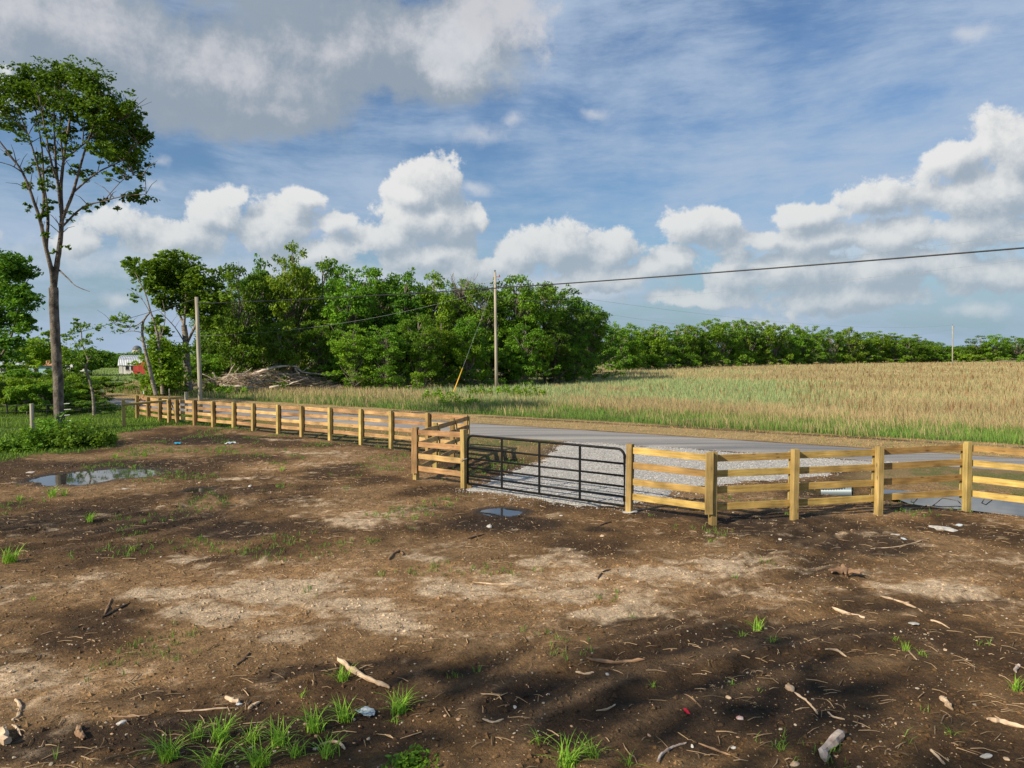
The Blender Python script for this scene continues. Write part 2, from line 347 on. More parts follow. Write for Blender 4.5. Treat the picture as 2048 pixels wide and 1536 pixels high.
def zfun(x, y, fine=True):
    x = np.asarray(x, float); y = np.asarray(y, float)
    inn = (np.abs(x) < 45) & (y < 70) & (y > -20)
    z = np.zeros(x.shape)
    z += .10*(fbm(x/14, y/14, 3, 3)-.5)*sstep(np.hypot(x, y), 22, 60)
    dr = sstep(spoly(x, y, DRIVE), -.9, .25)
    dd = pdist(x, y, DITCH); ww = np.interp(x, [-19, -10, 0, 8, 12, 20], [.8, .75, .9, .9, 1.35, 1.5])
    z -= .42*np.exp(-(dd/ww)**2)*(1-dr)*sstep(x, -21, -17)*np.interp(x, [8, 10], [.75, 1])
    rd = np.minimum(roadside(x, y), nearside(x, y))     # negative inside the road
    ins = np.maximum(roadside(x, y), nearside(x, y))
    z += .05*sstep(-ins, -1.5, .2)
    pf = pudf(x, y); calm = sstep(pf, -.6, -.1)
    if fine:
        nb = sstep(nearside(x, y), .6, 3.0)
        mic = .05*(fbm(x*.9, y*.9, 5, 4)-.5)+.055*(fbm(x*3.3, y*3.3, 9, 4, .6)-.5)
        ridg = 1-np.abs(2*fbm(x*1.6+2*fbm(x*.4,y*.4,77,2), y*4.1, 21, 3)-1)
        mic = mic+.028*(ridg-.6)
        z += mic*nb*(1-.8*calm)*(1-.6*dr)*inn
        for tr in TRK:
            d = pdist(x, y, tr); z += (-.045*np.exp(-(d/.14)**2)+.024*np.exp(-((d-.27)/.09)**2))*nb*(1-calm)
        z += .16*np.exp(-(pdist(x, y, BERM)/.8)**2)*(.5+fbm(x*2, y*2, 14, 3))
    z -= .045*sstep(pf, -.12, .35)-.02*calm*(1-sstep(pf, -.3, .1))
    return z
def P2(*a): return [tuple(at(p, q).xy) for p, q in a]
TRK = [P2((0,1105),(160,1085),(300,1062),(420,1035),(470,1008),(440,985)), P2((0,1075),(150,1052),(290,1030),(380,1012),(410,985)),
       P2((1000,1420),(1180,1330),(1450,1265),(1700,1215),(2048,1190)), P2((900,1350),(1100,1270),(1330,1215),(1600,1150),(1700,1080),(1620,1045)),
       P2((1100,1536),(1150,1450),(1250,1400),(1500,1330),(1800,1290)), P2((1480,1150),(1560,1080),(1640,1060),(1760,1050))]
BERM = P2((215,880),(300,868),(390,862),(470,868))
def zat(x, y): return float(zfun(np.array([x]), np.array([y]))[0])
def gp(px, py):
    p = at(px, py); z = zat(p.x, p.y); p = at(px, py, z); return Vector((p.x, p.y, zat(p.x, p.y)))

# ---------------------------------------------------------------- ground sheet
def axis(segs):
    out = []
    for a, b, s in segs: out += list(np.arange(a, b-1e-6, s))
    return np.array(out)
def grow(a, b, s, k):
    out = [a]
    while out[-1] < b: out.append(out[-1]+s); s *= k
    return out
xr = grow(17, 3000, .09, 1.09); xs = np.array([-q for q in xr[::-1]]+list(np.arange(-16.94, 16.96, .06))+xr)
ys = np.array([-q for q in grow(2, 1500, .3, 1.25)[::-1]]+list(np.arange(-1.8, 3, .2))+list(np.arange(3, 22, .055))+list(np.arange(22, 44, .13))+grow(44, 4000, .2, 1.05))
GX, GY = np.meshgrid(xs, ys); gx = GX.ravel(); gy = GY.ravel(); gz = zfun(gx, gy)
LAWN = P2((-400,935),(0,922),(70,908),(150,906),(215,893),(225,868),(330,852),(470,846),(440,838),(330,828),(222,812),(-300,770))
def mixc(a, b, t): return a+(np.asarray(b)-a)*t[:, None]
def blobmask(x, y, L):
    m = np.zeros(x.shape)
    for (px, py, rx, ry, s) in L:
        cx, cy, ax_, ay_ = pblob(px, py, rx, ry); m = np.maximum(m, s*np.clip(1.15-np.hypot((x-cx)/ax_, (y-cy)/ay_)**1.5, 0, 1))
    return m
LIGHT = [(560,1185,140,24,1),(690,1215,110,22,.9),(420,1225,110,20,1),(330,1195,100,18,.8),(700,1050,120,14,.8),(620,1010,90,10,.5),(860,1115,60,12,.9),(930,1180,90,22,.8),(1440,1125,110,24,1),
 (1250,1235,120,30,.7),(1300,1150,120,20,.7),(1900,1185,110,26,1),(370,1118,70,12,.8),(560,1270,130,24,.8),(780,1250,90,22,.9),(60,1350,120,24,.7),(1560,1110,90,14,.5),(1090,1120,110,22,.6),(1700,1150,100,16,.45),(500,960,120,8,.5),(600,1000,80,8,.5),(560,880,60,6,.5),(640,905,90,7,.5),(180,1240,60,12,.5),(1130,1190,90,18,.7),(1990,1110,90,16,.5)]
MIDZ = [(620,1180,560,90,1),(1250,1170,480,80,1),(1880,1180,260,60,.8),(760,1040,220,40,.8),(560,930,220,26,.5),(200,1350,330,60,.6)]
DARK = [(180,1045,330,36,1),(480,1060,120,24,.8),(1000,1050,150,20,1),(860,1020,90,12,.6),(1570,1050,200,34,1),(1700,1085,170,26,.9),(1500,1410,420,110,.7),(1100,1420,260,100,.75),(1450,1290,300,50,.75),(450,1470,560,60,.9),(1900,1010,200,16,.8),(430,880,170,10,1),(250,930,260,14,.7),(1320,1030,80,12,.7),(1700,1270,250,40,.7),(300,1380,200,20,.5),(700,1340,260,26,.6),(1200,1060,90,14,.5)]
def soil(x, y):
    n1 = fbm(x*.55, y*.55, 41, 5, .55); n2 = fbm(x*2.4, y*2.4, 51, 4, .6); n3 = fbm(x*9, y*9, 61, 3, .6)
    c = np.tile(np.array([.145, .083, .035]), (len(x), 1))
    warpx = x+.9*(n2-.5); warpy = y+1.1*(n1-.5)
    wx = warpx+.5*(fbm(x*1.3, y*1.3, 91, 3)-.5); 
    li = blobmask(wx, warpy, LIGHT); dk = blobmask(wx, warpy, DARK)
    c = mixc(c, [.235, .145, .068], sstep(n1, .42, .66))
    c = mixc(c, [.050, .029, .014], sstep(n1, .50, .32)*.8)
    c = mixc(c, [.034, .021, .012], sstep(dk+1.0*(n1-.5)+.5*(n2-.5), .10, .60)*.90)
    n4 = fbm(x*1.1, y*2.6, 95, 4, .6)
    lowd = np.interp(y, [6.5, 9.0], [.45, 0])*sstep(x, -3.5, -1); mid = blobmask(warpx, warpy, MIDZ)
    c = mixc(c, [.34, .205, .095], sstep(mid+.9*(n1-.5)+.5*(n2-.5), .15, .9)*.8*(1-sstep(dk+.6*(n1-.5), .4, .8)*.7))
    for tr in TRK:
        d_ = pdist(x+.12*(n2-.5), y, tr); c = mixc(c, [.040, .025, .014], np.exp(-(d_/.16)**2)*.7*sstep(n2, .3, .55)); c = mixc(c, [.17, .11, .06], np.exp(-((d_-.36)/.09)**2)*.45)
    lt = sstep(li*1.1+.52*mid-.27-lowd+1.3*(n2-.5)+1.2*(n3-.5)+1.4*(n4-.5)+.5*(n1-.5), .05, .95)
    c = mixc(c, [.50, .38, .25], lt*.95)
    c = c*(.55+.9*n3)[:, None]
    return c
def groundcol(x, y):
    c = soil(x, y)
    n1 = fbm(x*.5, y*.5, 141, 4); n2 = fbm(x*3, y*3, 151, 4, .6)
    far = roadside(x, y); nr = nearside(x, y); dr = spoly(x, y, DRIVE)
    # verge between the fence and the road
    vm = sstep(nr+1.6*(n1-.5), 3.6, 2.4)*(nr > -1)*(1-sstep(dr, -.8, .1))
    c = mixc(c, [.23, .165, .075], vm*.85)
    c = mixc(c, [.10, .125, .03], vm*sstep(n1+1.0*(n2-.5), .44, .70)*.7)
    dd = pdist(x, y, DITCH); dm = np.exp(-(dd/.8)**2)*(1-sstep(dr, -.5, .1))*(x > -21)
    c = mixc(c, [.045, .042, .018], dm*.85)
    lawn = sstep(spoly(x, y, LAWN)+1.5*(n2-.5), -.35, .35)
    c = mixc(c, [.040, .080, .012], lawn); 
    # beyond the road: straw shoulder, green strip, hay field
    fm = sstep(far, -.1, .15)
    straw = np.array([.36, .255, .115])*(.62+.76*fbm(x*.8+y*1.0, (y-x*.62)*3.4, 161, 4, .6))[:, None]
    c = mixc(c, straw, fm)
    mud = np.exp(-((far-3.6-.8*(n1-.5))/.4)**2)*sstep(n1, .38, .5)*(x > -2); c = mixc(c, [.06, .035, .02], mud*.85)
    g = sstep(far+1.5*(n1-.5), 4.0, 4.9); c = mixc(c, [.085, .13, .025], g)
    g2 = sstep(far+4*(n1-.5), 6.5, 8); c = mixc(c, [.30, .24, .13], g2*(.45+.35*n2))
    lf = sstep(x*1.0+y*.15, -26, -34)*sstep(far, 4, 8); c = mixc(c, [.17, .235, .06], lf)
    pf = pudf(x, y); c = mixc(c, [.035, .024, .016], sstep(pf, -.5, -.1)*.8)
    return c
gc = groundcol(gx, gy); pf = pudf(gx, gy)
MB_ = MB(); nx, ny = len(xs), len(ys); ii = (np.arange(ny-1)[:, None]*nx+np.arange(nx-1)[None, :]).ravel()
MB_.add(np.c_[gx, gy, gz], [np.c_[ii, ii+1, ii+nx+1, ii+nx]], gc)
def groundmat():
    m, t, b = mat('soil_and_fields', (.1, .06, .04), .9, .2); N = t.nodes; L = t.links
    a = N.new('ShaderNodeAttribute'); a.attribute_name = 'col'; w = N.new('ShaderNodeAttribute'); w.attribute_name = 'wet'
    co = N.new('ShaderNodeTexCoord')
    n = N.new('ShaderNodeTexNoise'); n.inputs['Scale'].default_value = 22; n.inputs['Detail'].default_value = 8; n.inputs['Roughness'].default_value = .7; L.new(co.outputs['Object'], n.inputs['Vector'])
    r = N.new('ShaderNodeMapRange'); r.inputs['From Min'].default_value = .3; r.inputs['From Max'].default_value = .7; r.inputs['To Min'].default_value = .55; r.inputs['To Max'].default_value = 1.5; L.new(n.outputs['Fac'], r.inputs[0])
    mx = N.new('ShaderNodeVectorMath'); mx.operation = 'SCALE'; L.new(a.outputs['Color'], mx.inputs[0]); L.new(r.outputs[0], mx.inputs['Scale']); L.new(mx.outputs[0], b.inputs['Base Color'])
    rr = N.new('ShaderNodeMapRange'); rr.inputs['To Min'].default_value = .92; rr.inputs['To Max'].default_value = .45; L.new(w.outputs['Fac'], rr.inputs[0]); L.new(rr.outputs[0], b.inputs['Roughness'])
    n2 = N.new('ShaderNodeTexNoise'); n2.inputs['Scale'].default_value = 9; n2.inputs['Detail'].default_value = 9; n2.inputs['Roughness'].default_value = .72; L.new(co.outputs['Object'], n2.inputs['Vector'])
    bp = N.new('ShaderNodeBump'); bp.inputs['Strength'].default_value = 1.0; bp.inputs['Distance'].default_value = .085; L.new(n2.outputs['Fac'], bp.inputs['Height']); L.new(bp.outputs[0], b.inputs['Normal'])
    return m
g = MB_.build('ground', groundmat(), smooth=True); tag(g, kind='structure')
wa = g.data.attributes.new('wet', 'FLOAT', 'POINT'); wa.data.foreach_set('value', sstep(pf, -.7, 0).astype(np.float32))
# ---------------------------------------------------------------- road
rb = MB()
def dens(pts, step=.8):
    o = []
    for a, b in zip(pts[:-1], pts[1:]):
        n = max(1, int(math.dist(a, b)/step)); n = min(n, 60)
        for k in range(n): o.append((a[0]+(b[0]-a[0])*k/n, a[1]+(b[1]-a[1])*k/n))
    return o+[pts[-1]]
xx = np.concatenate([np.arange(-300, -40, 4), np.arange(-40, 40, .35), np.arange(40, 118, 4)])
yn = np.interp(xx, [p[0] for p in NEAR_E], [p[1] for p in NEAR_E]); yf = np.interp(xx, [p[0] for p in FAR_E], [p[1] for p in FAR_E])
k7 = np.ones(9)/9; sm = lambda a: np.convolve(np.pad(a, 4, 'edge'), k7, 'valid')
yn = sm(yn)+.18*(fbm(xx*1.1, xx*0, 5, 3)-.5)*2*.6; yf = sm(yf)+.12*(fbm(xx*1.3, xx*0+4, 8, 3)-.5)*2
NW = 9; rv = []
for k in range(NW):
    t = k/(NW-1); y = yn+(yf-yn)*t; rv.append(np.c_[xx, y, zfun(xx, y, False)*0+.058+.05*(1-(2*t-1)**2)-.035*(t in (0, 1))])
rv = np.concatenate(rv); n_ = len(xx); ii = (np.arange(NW-1)[:, None]*n_+np.arange(n_-1)[None, :]).ravel()
rb.add(rv, [np.c_[ii, ii+1, ii+n_+1, ii+n_]])
def roadmat():
    m, t, b = mat('worn_asphalt', (.2, .19, .18), .85, .25); N = t.nodes; L = t.links; co = N.new('ShaderNodeTexCoord')
    mp = N.new('ShaderNodeMapping'); mp.inputs['Rotation'].default_value = (0, 0, R(33)); mp.inputs['Scale'].default_value = (.12, 1.3, 1); L.new(co.outputs['Object'], mp.inputs[0])
    n = N.new('ShaderNodeTexNoise'); n.inputs['Scale'].default_value = 1; n.inputs['Detail'].default_value = 6; L.new(mp.outputs[0], n.inputs['Vector'])
    r = N.new('ShaderNodeValToRGB'); r.color_ramp.elements[0].position = .3; r.color_ramp.elements[1].position = .72; r.color_ramp.elements[0].color = (.15, .15, .155, 1); r.color_ramp.elements[1].color = (.37, .345, .305, 1); L.new(n.outputs['Fac'], r.inputs[0])
    s = N.new('ShaderNodeTexNoise'); s.inputs['Scale'].default_value = 45; s.inputs['Detail'].default_value = 3; L.new(co.outputs['Object'], s.inputs['Vector'])
    mr = N.new('ShaderNodeMapRange'); mr.inputs['From Min'].default_value = .3; mr.inputs['From Max'].default_value = .7; mr.inputs['To Min'].default_value = .75; mr.inputs['To Max'].default_value = 1.25; L.new(s.outputs['Fac'], mr.inputs[0])
    mx = N.new('ShaderNodeVectorMath'); mx.operation = 'SCALE'; L.new(r.outputs[0], mx.inputs[0]); L.new(mr.outputs[0], mx.inputs['Scale']); L.new(mx.outputs[0], b.inputs['Base Color'])
    bp = N.new('ShaderNodeBump'); bp.inputs['Strength'].default_value = .5; bp.inputs['Distance'].default_value = .01; L.new(s.outputs['Fac'], bp.inputs['Height']); L.new(bp.outputs[0], b.inputs['Normal'])
    return m
tag(rb.build('road', roadmat(), smooth=True), kind='structure')
# ---------------------------------------------------------------- gravel drive: a fine sheet and loose stones on it
db = MB(); dx = np.arange(-2.5, 13.5, .12); dy = np.arange(15.2, 29, .12); DX, DY = np.meshgrid(dx, dy); fx = DX.ravel(); fy = DY.ravel()
sd = spoly(fx, fy, DRIVE)+.7*(fbm(fx*1.7, fy*1.7, 71, 4)-.5)
onr = sstep(nearside(fx, fy), -.6, .3)
fz = zfun(fx, fy)-.06+.09*sstep(sd, -.25, .35)+.05*(1-onr)*0
ii = (np.arange(len(dy)-1)[:, None]*len(dx)+np.arange(len(dx)-1)[None, :]).ravel(); keep = (sd[ii] > -.3) & (nearside(fx[ii], fy[ii]) > -.5)
db.add(np.c_[fx, fy, fz], [np.c_[ii, ii+1, ii+len(dx)+1, ii+len(dx)][keep]])
m_grav = noisy('limestone_gravel', (.22, .21, .19), (.52, .50, .46), (1, 1, 1), 5, .9, 1.0, 24, dist=.03, ramp=(.1, .8))
t = m_grav.node_tree; vo = t.nodes.new('ShaderNodeTexVoronoi'); vo.inputs['Scale'].default_value = 28
t.links.new(t.nodes['Texture Coordinate'].outputs['Object'], vo.inputs['Vector'])
s0 = t.nodes.new('ShaderNodeSeparateColor'); t.links.new(vo.outputs['Color'], s0.inputs[0]); t.links.new(s0.outputs[0], t.nodes['Color Ramp'].inputs[0])
tag(db.build('driveway', m_grav, smooth=True), kind='structure')
ICO_V = np.array([(0,0,1),(.894,0,.447),(.276,.851,.447),(-.724,.526,.447),(-.724,-.526,.447),(.276,-.851,.447),(.724,.526,-.447),(-.276,.851,-.447),(-.894,0,-.447),(-.276,-.851,-.447),(.724,-.526,-.447),(0,0,-1)])
ICO_F = np.array([(0,1,2),(0,2,3),(0,3,4),(0,4,5),(0,5,1),(1,6,2),(2,7,3),(3,8,4),(4,9,5),(5,10,1),(6,7,2),(7,8,3),(8,9,4),(9,10,5),(10,6,1),(11,7,6),(11,8,7),(11,9,8),(11,10,9),(11,6,10)])
OCT_V = np.array([(1,0,0),(0,1,0),(-1,0,0),(0,-1,0),(0,0,1),(0,0,-1)], float); OCT_F = np.array([(0,1,4),(1,2,4),(2,3,4),(3,0,4),(1,0,5),(2,1,5),(3,2,5),(0,3,5)])
def lumps(x, y, size, cols, flat=.6, bv=OCT_V, bf=OCT_F, seed=1, elong=1.0, sink=.25, z=None):
    r = np.random.default_rng(seed); n = len(x); k = len(bv)
    v = bv[None]*(1+.35*(r.random((n, k, 1))-.5)*2); sx = size*(elong if np.isscalar(elong) else elong); 
    v = v*np.stack([sx, size*(.6+.4*r.random(n)), size*flat*(.6+.6*r.random(n))], 1)[:, None, :]
    a = r.random(n)*6.283; ca, sa = np.cos(a)[:, None], np.sin(a)[:, None]; tl = (r.random(n)-.5)*.5
    X = v[..., 0]*ca-v[..., 1]*sa; Y = v[..., 0]*sa+v[..., 1]*ca; Z = v[..., 2]+v[..., 0]*tl[:, None]
    z = zfun(x, y) if z is None else z
    o = np.stack([X+x[:, None], Y+y[:, None], Z+(z+size*flat*(.5-sink))[:, None]], -1).reshape(-1, 3)
    f = (bf[None]+(np.arange(n)*k)[:, None, None]).reshape(-1, bf.shape[1])
    return o, f, np.repeat(cols, k, 0)
n = 26000; r = np.random.default_rng(3); x = r.uniform(-2.4, 13, n); y = r.uniform(15.5, 28.5, n)
s = spoly(x, y, DRIVE)+.7*(fbm(x*1.7, y*1.7, 71, 4)-.5); k = (s > -.05-.3*r.random(n)**2) & (nearside(x, y) > -.3); x, y, s = x[k], y[k], s[k]
g0 = .24+.30*r.random(len(x)); cc = np.c_[g0, g0*.97, g0*.92]
zz = zfun(x, y)-.06+.09*sstep(s, -.25, .35); b = MB(); o, f, c = lumps(x, y, .010+.022*r.random(len(x))**2, cc, .6, seed=4, z=np.maximum(zz, zfun(x, y))); b.add(o, [f], c)
tag(b.build('gravel', m_bits), 'pale grey crushed stones loose on the driveway behind the gate', 'gravel', kind='stuff')
# ---------------------------------------------------------------- water
m_water, wt, wb = mat('still_water', (.035, .030, .024), .03, .5); wb.inputs['IOR'].default_value = 1.45
wn = wt.nodes.new('ShaderNodeTexNoise'); wn.inputs['Scale'].default_value = 5; wbp = wt.nodes.new('ShaderNodeBump'); wbp.inputs['Strength'].default_value = .06; wbp.inputs['Distance'].default_value = .02
wt.links.new(wn.outputs['Fac'], wbp.inputs['Height']); wt.links.new(wbp.outputs[0], wb.inputs['Normal'])
wb.inputs['Specular IOR Level'].default_value = 1.0
for i, (lst, gr) in enumerate([([0, 1], 1.45), ([2], 1.5), ([3], 1.6)]):
    w = MB()
    x0 = min(PUD[q][0][0]-PUD[q][0][2]*gr for q in lst); x1 = max(PUD[q][0][0]+PUD[q][0][2]*gr for q in lst)
    y0 = min(PUD[q][0][1]-PUD[q][0][3]*gr for q in lst); y1 = max(PUD[q][0][1]+PUD[q][0][3]*gr for q in lst)
    ux = np.arange(x0, x1, .04); uy = np.arange(y0, y1, .04); UX, UY = np.meshgrid(ux, uy); ux_, uy_ = UX.ravel(), UY.ravel()
    ii = (np.arange(len(uy)-1)[:, None]*len(ux)+np.arange(len(ux)-1)[None, :]).ravel(); q4 = np.c_[ii, ii+1, ii+len(ux)+1, ii+len(ux)]
    pz = pudf(ux_, uy_); keep = (pz[q4].max(1) > .0)
    w.add(np.c_[ux_, uy_, np.full(len(ux_), -.008)], [q4[keep]])
    tag(w.build('puddle_water', m_water), kind='structure')
w = MB(); pts = [(9.6,19.4),(9.6,17.0),(10.5,16.7),(12,15.4),(15,13.2),(20,10),(21.5,11.5),(16,15),(13,17.5),(10.5,18.9)]
w.add([(p[0], p[1], -.15) for p in pts], [[tuple(range(len(pts)))]]); tag(w.build('ditch_water', m_water), kind='structure')

# ================================================================ fences
def board(b, p0, p1, w, th, name, m, parent, bev=.006, sag=0):
    # one board from p0 to p1 (centre line), w high, th thick, with along-board grain coordinates
    p0, p1 = Vector(p0), Vector(p1); d = p1-p0; L = d.length; ax = d.normalized()
    if abs(ax.z) > .8: up = Vector((b.x, b.y, 0)).normalized() if b is not None else Vector((0, 1, 0))
    else: up = Vector((0, 0, 1))
    ay = up.cross(ax).normalized(); az2 = ax.cross(ay); q = MB(); off = random.random()*50; ns = 6
    sec = [(-th/2+bev, -w/2), (th/2-bev, -w/2), (th/2, -w/2+bev), (th/2, w/2-bev), (th/2-bev, w/2), (-th/2+bev, w/2), (-th/2, w/2-bev), (-th/2, -w/2+bev)]
    vs = []; gr = []; bow = random.uniform(-1, 1)*.006*(L if L < 4 else 1); w1 = random.uniform(-.004, .004)
    for i in range(ns+1):
        t = i/ns
        for (a, c) in sec:
            vs.append(tuple(p0+d*t+ay*(a+bow*math.sin(math.pi*t))+az2*(c-sag*math.sin(math.pi*t)+w1*math.sin(2*math.pi*t)))); gr.append((t*L+off, a+off, c))
    fq = [(i*8+k, i*8+(k+1) % 8, (i+1)*8+(k+1) % 8, (i+1)*8+k) for i in range(ns) for k in range(8)]
    q.add(vs, [fq, [tuple(range(7, -1, -1))], [tuple(ns*8+k for k in range(8))]]); o = q.build(name, m, parent)
    at_ = o.data.attributes.new('grain', 'FLOAT_VECTOR', 'POINT'); at_.data.foreach_set('vector', np.array(gr, np.float32).ravel())
    return o
RZ = [.35, .69, 1.03, 1.36]; fr_ = None
def post(P, h, parent, dirv, size=.14, lean=(0, 0)):
    z = zat(P[0], P[1])
    return board(Vector((dirv[0], dirv[1], 0)), (P[0]-lean[0]*.2, P[1], z-.25), (P[0]+lean[0], P[1]+lean[1], h), size, size, 'post', m_post, parent, .008)
def run(parent, pts, hs, side, scale=None, ends=None, batt=True, posts=None, off=.095):
    """posts at pts, boards on the chosen side of them (side=+1 left of travel)"""
    for i in range(len(pts)-1):
        a = Vector((*pts[i], 0)); b = Vector((*pts[i+1], 0)); d = (b-a).normalized(); nrm = Vector((-d.y, d.x, 0))*side
        for k, rz in enumerate(RZ):
            ja = random.uniform(-.008, .008); z0 = rz*hs[i]/1.5; z1 = rz*hs[i+1]/1.5
            board(None, a+nrm*off+d*.002+Vector((0, 0, z0+ja)), b+nrm*off-d*.002+Vector((0, 0, z1+ja)), .142, .028, 'rail', m_railr if parent is fr_ else m_rail, parent, .003)
    for i, p in enumerate(pts):
        if posts is not None and i not in posts: continue
        j = min(i, len(pts)-2); d = (Vector(pts[j+1])-Vector(pts[j])).normalized(); nrm = Vector((-d.y, d.x))*side
        post(p, hs[i], parent, (d.x, d.y), .135, (random.uniform(-.015, .015), random.uniform(-.015, .015)))
        if batt:
            q = Vector(p)+nrm*(off+.030)
            board(Vector((d.x, d.y, 0)), (q.x, q.y, .22*hs[i]/1.5), (q.x, q.y, hs[i]-.06), .14, .024, 'batten', m_post, parent, .003)
def onl(px, A, B):                                       # point of line A-B that stands at photo column px
    k = (px-1024)/FPX*CP*1.0; # X = k' * Y along the column (ground)
    (x0, y0), (x1, y1) = A, B; kk = (px-1024)/FPX
    # column rays: x/y ratio at ground depth, nearly constant
    kk = kk/(CP); t = (kk*y0-x0)/((x1-x0)-kk*(y1-y0)); return (x0+(x1-x0)*t, y0+(y1-y0)*t)
gR = tuple(at(1259,1025).xy); gL = tuple(at(928,976).xy); A_ = tuple(at(832,960).xy); D_ = tuple(at(1425,1050).xy)
B_ = (-1.62, 25.2); C_ = tuple(at(338,846).xy); G_ = tuple(at(1933,1019).xy)
fl = empty('board_fence', (*C_, 0)); tag(fl, 'long four-board pine fence left of the black gate, running back toward the utility pole', 'fence')
fl.location = (0, 0, 0)
# small wing beside the gate
run(fl, [A_, gL], [1.46, 1.52], 1, posts=[0, 1], batt=False, off=.0)
board(Vector((1, 0, 0)), (A_[0]-.03, A_[1]-.10, .2), (A_[0]-.03, A_[1]-.10, 1.46), .15, .035, 'batten', m_rail, fl)
# the return toward the road
b1 = onl(870, A_, B_); b2 = onl(905, A_, B_)
run(fl, [A_, b1, b2, B_], [1.44, 1.40, 1.36, 1.33], -1, posts=[1, 2, 3])
cols_ = [855, 781, 721, 659, 602, 555, 505, 466, 425, 388, 352]
lp = [onl(c, B_, C_) for c in cols_]
hl = list(np.linspace(1.33, 1.20, len(lp)+2))
run(fl, [B_]+lp+[C_], hl, -1, posts=list(range(1, len(lp)+2)))
far = [C_, tuple(at(319.6,844).xy), tuple(at(297,840.5).xy), tuple(at(274.5,836.5).xy)]
run(fl, far, [1.2, 1.2, 1.2, 1.22], -1, posts=[1, 2, 3])
fr = empty('board_fence'); fr_ = fr; tag(fr, 'four-board pine fence right of the black gate, in front of the ditch puddle', 'fence')
run(fr, [gR, D_], [1.51, 1.50], 1, posts=[0], batt=False, off=.0)
board(Vector((1, 0, 0)), (D_[0]-.10, D_[1]-.09, .24), (D_[0]-.10, D_[1]-.09, 1.49), .16, .045, 'batten', m_post, fr)
e1 = onl(1593, D_, G_); e2 = onl(1762, D_, G_)
run(fr, [D_, e1, e2, G_], [1.49, 1.49, 1.49, 1.52], 1)
h1 = (G_[0]+1.75, G_[1]-1.85); h2 = (h1[0]+1.75, h1[1]-1.85); h3 = (h2[0]+1.75, h2[1]-1.85)
run(fr, [G_, h1, h2, h3], [1.5, 1.5, 1.5, 1.5], 1, posts=[1, 2, 3])
post((gL[0]+.14, gL[1]-.03), .16, fl, (1, 0), .12)
# concrete collars at post feet
m_conc = noisy('concrete', (.30, .29, .27), (.55, .54, .50), (9, 9, 9), 5, .9, .5, 40)
for (x, y) in (gR, ):
    q = MB(); q.add(*[(lambda a: (a[0], [a[1]]))(lumps(np.array([x]), np.array([y]), np.array([.22]), np.array([[.5,.5,.5]]), .12, ICO_V, ICO_F, 9)[:2])][0]); q.build('concrete_collar', m_conc, fr)
# round brace rail at the far end
hb = empty('pole_rail'); tag(hb, 'round pole and short round post at the far left end of the board fence', 'rail')
p0 = at(248,854); p0_hb = p0.copy(); q = MB(); q.tube([(p0.x, p0.y, -.3), (p0.x, p0.y, 1.28)], [.085, .078], 12); q.build('post', m_post, hb)
q = MB(); q.tube([(p0.x, p0.y-.11, 1.06), ((p0.x+C_[0])/2, (p0.y+C_[1])/2-.11, 1.08), (C_[0]-.05, C_[1]-.16, 1.12)], [.062, .058, .06], 12); q.build('rail', m_post, hb)

# ---------------------------------------------------------------- tubular gate
ga = empty('tube_gate', (0, 0, 0)); tag(ga, 'black tubular steel farm gate with six bars closed across the gravel drive', 'gate')
Lg = Vector((gL[0], gL[1], 0)); Rg = Vector((gR[0], gR[1], 0)); gd = (Rg-Lg).normalized(); nrm = Vector((-gd.y, gd.x, 0))
s0_, s1_ = Lg+gd*.13+nrm*.0, Rg-gd*.13
z0, z1 = .13, 1.38; rr_ = .17
def gpnt(t, z): return s0_+(s1_-s0_)*t+Vector((0, 0, z))
Lw = (s1_-s0_).length; pts = []
path = [gpnt(0, z0)]
for k in range(7):
    a = math.pi/2*k/6; path.append(gpnt((rr_-rr_*math.cos(a))/Lw, z1-rr_+rr_*math.sin(a)))
for k in range(7):
    a = math.pi/2*k/6; path.append(gpnt(1-(rr_-rr_*math.sin(a))/Lw, z1-rr_+rr_*math.cos(a)))
path += [gpnt(1, z0), gpnt(0, z0)]
q = MB(); q.tube(path, .029, 12); q.build('frame', m_black, ga, True)
for z in (.335, .555, .79, 1.06):
    q = MB(); q.tube([gpnt(.004, z), gpnt(.5, z-.006), gpnt(.996, z)], .024, 10); q.build('bar', m_black, ga, True)
for t in (.25, .5, .75):
    q = MB(); q.box(gpnt(t, (z0+z1)/2)-nrm*.026, (.065, .010, z1-z0), ax=gd, bev=.002)
    q.build('stay', m_black, ga)
for z in (.28, 1.22):
    q = MB(); q.tube([gpnt(1, z), gpnt(1, z)+gd*.12], .012, 8); q.tube([gpnt(1, z-.05), gpnt(1, z+.05)], .032, 10); q.build('hinge', m_black, ga)
q = MB()
ch = [gpnt(.0, .78)+nrm*-.03, gpnt(-.012, .76)-nrm*.08, gpnt(-.028, .72)-nrm*.085, gpnt(-.045, .715)-nrm*.05]
q.tube(ch, .011, 6); q.build('chain', m_steel, ga)

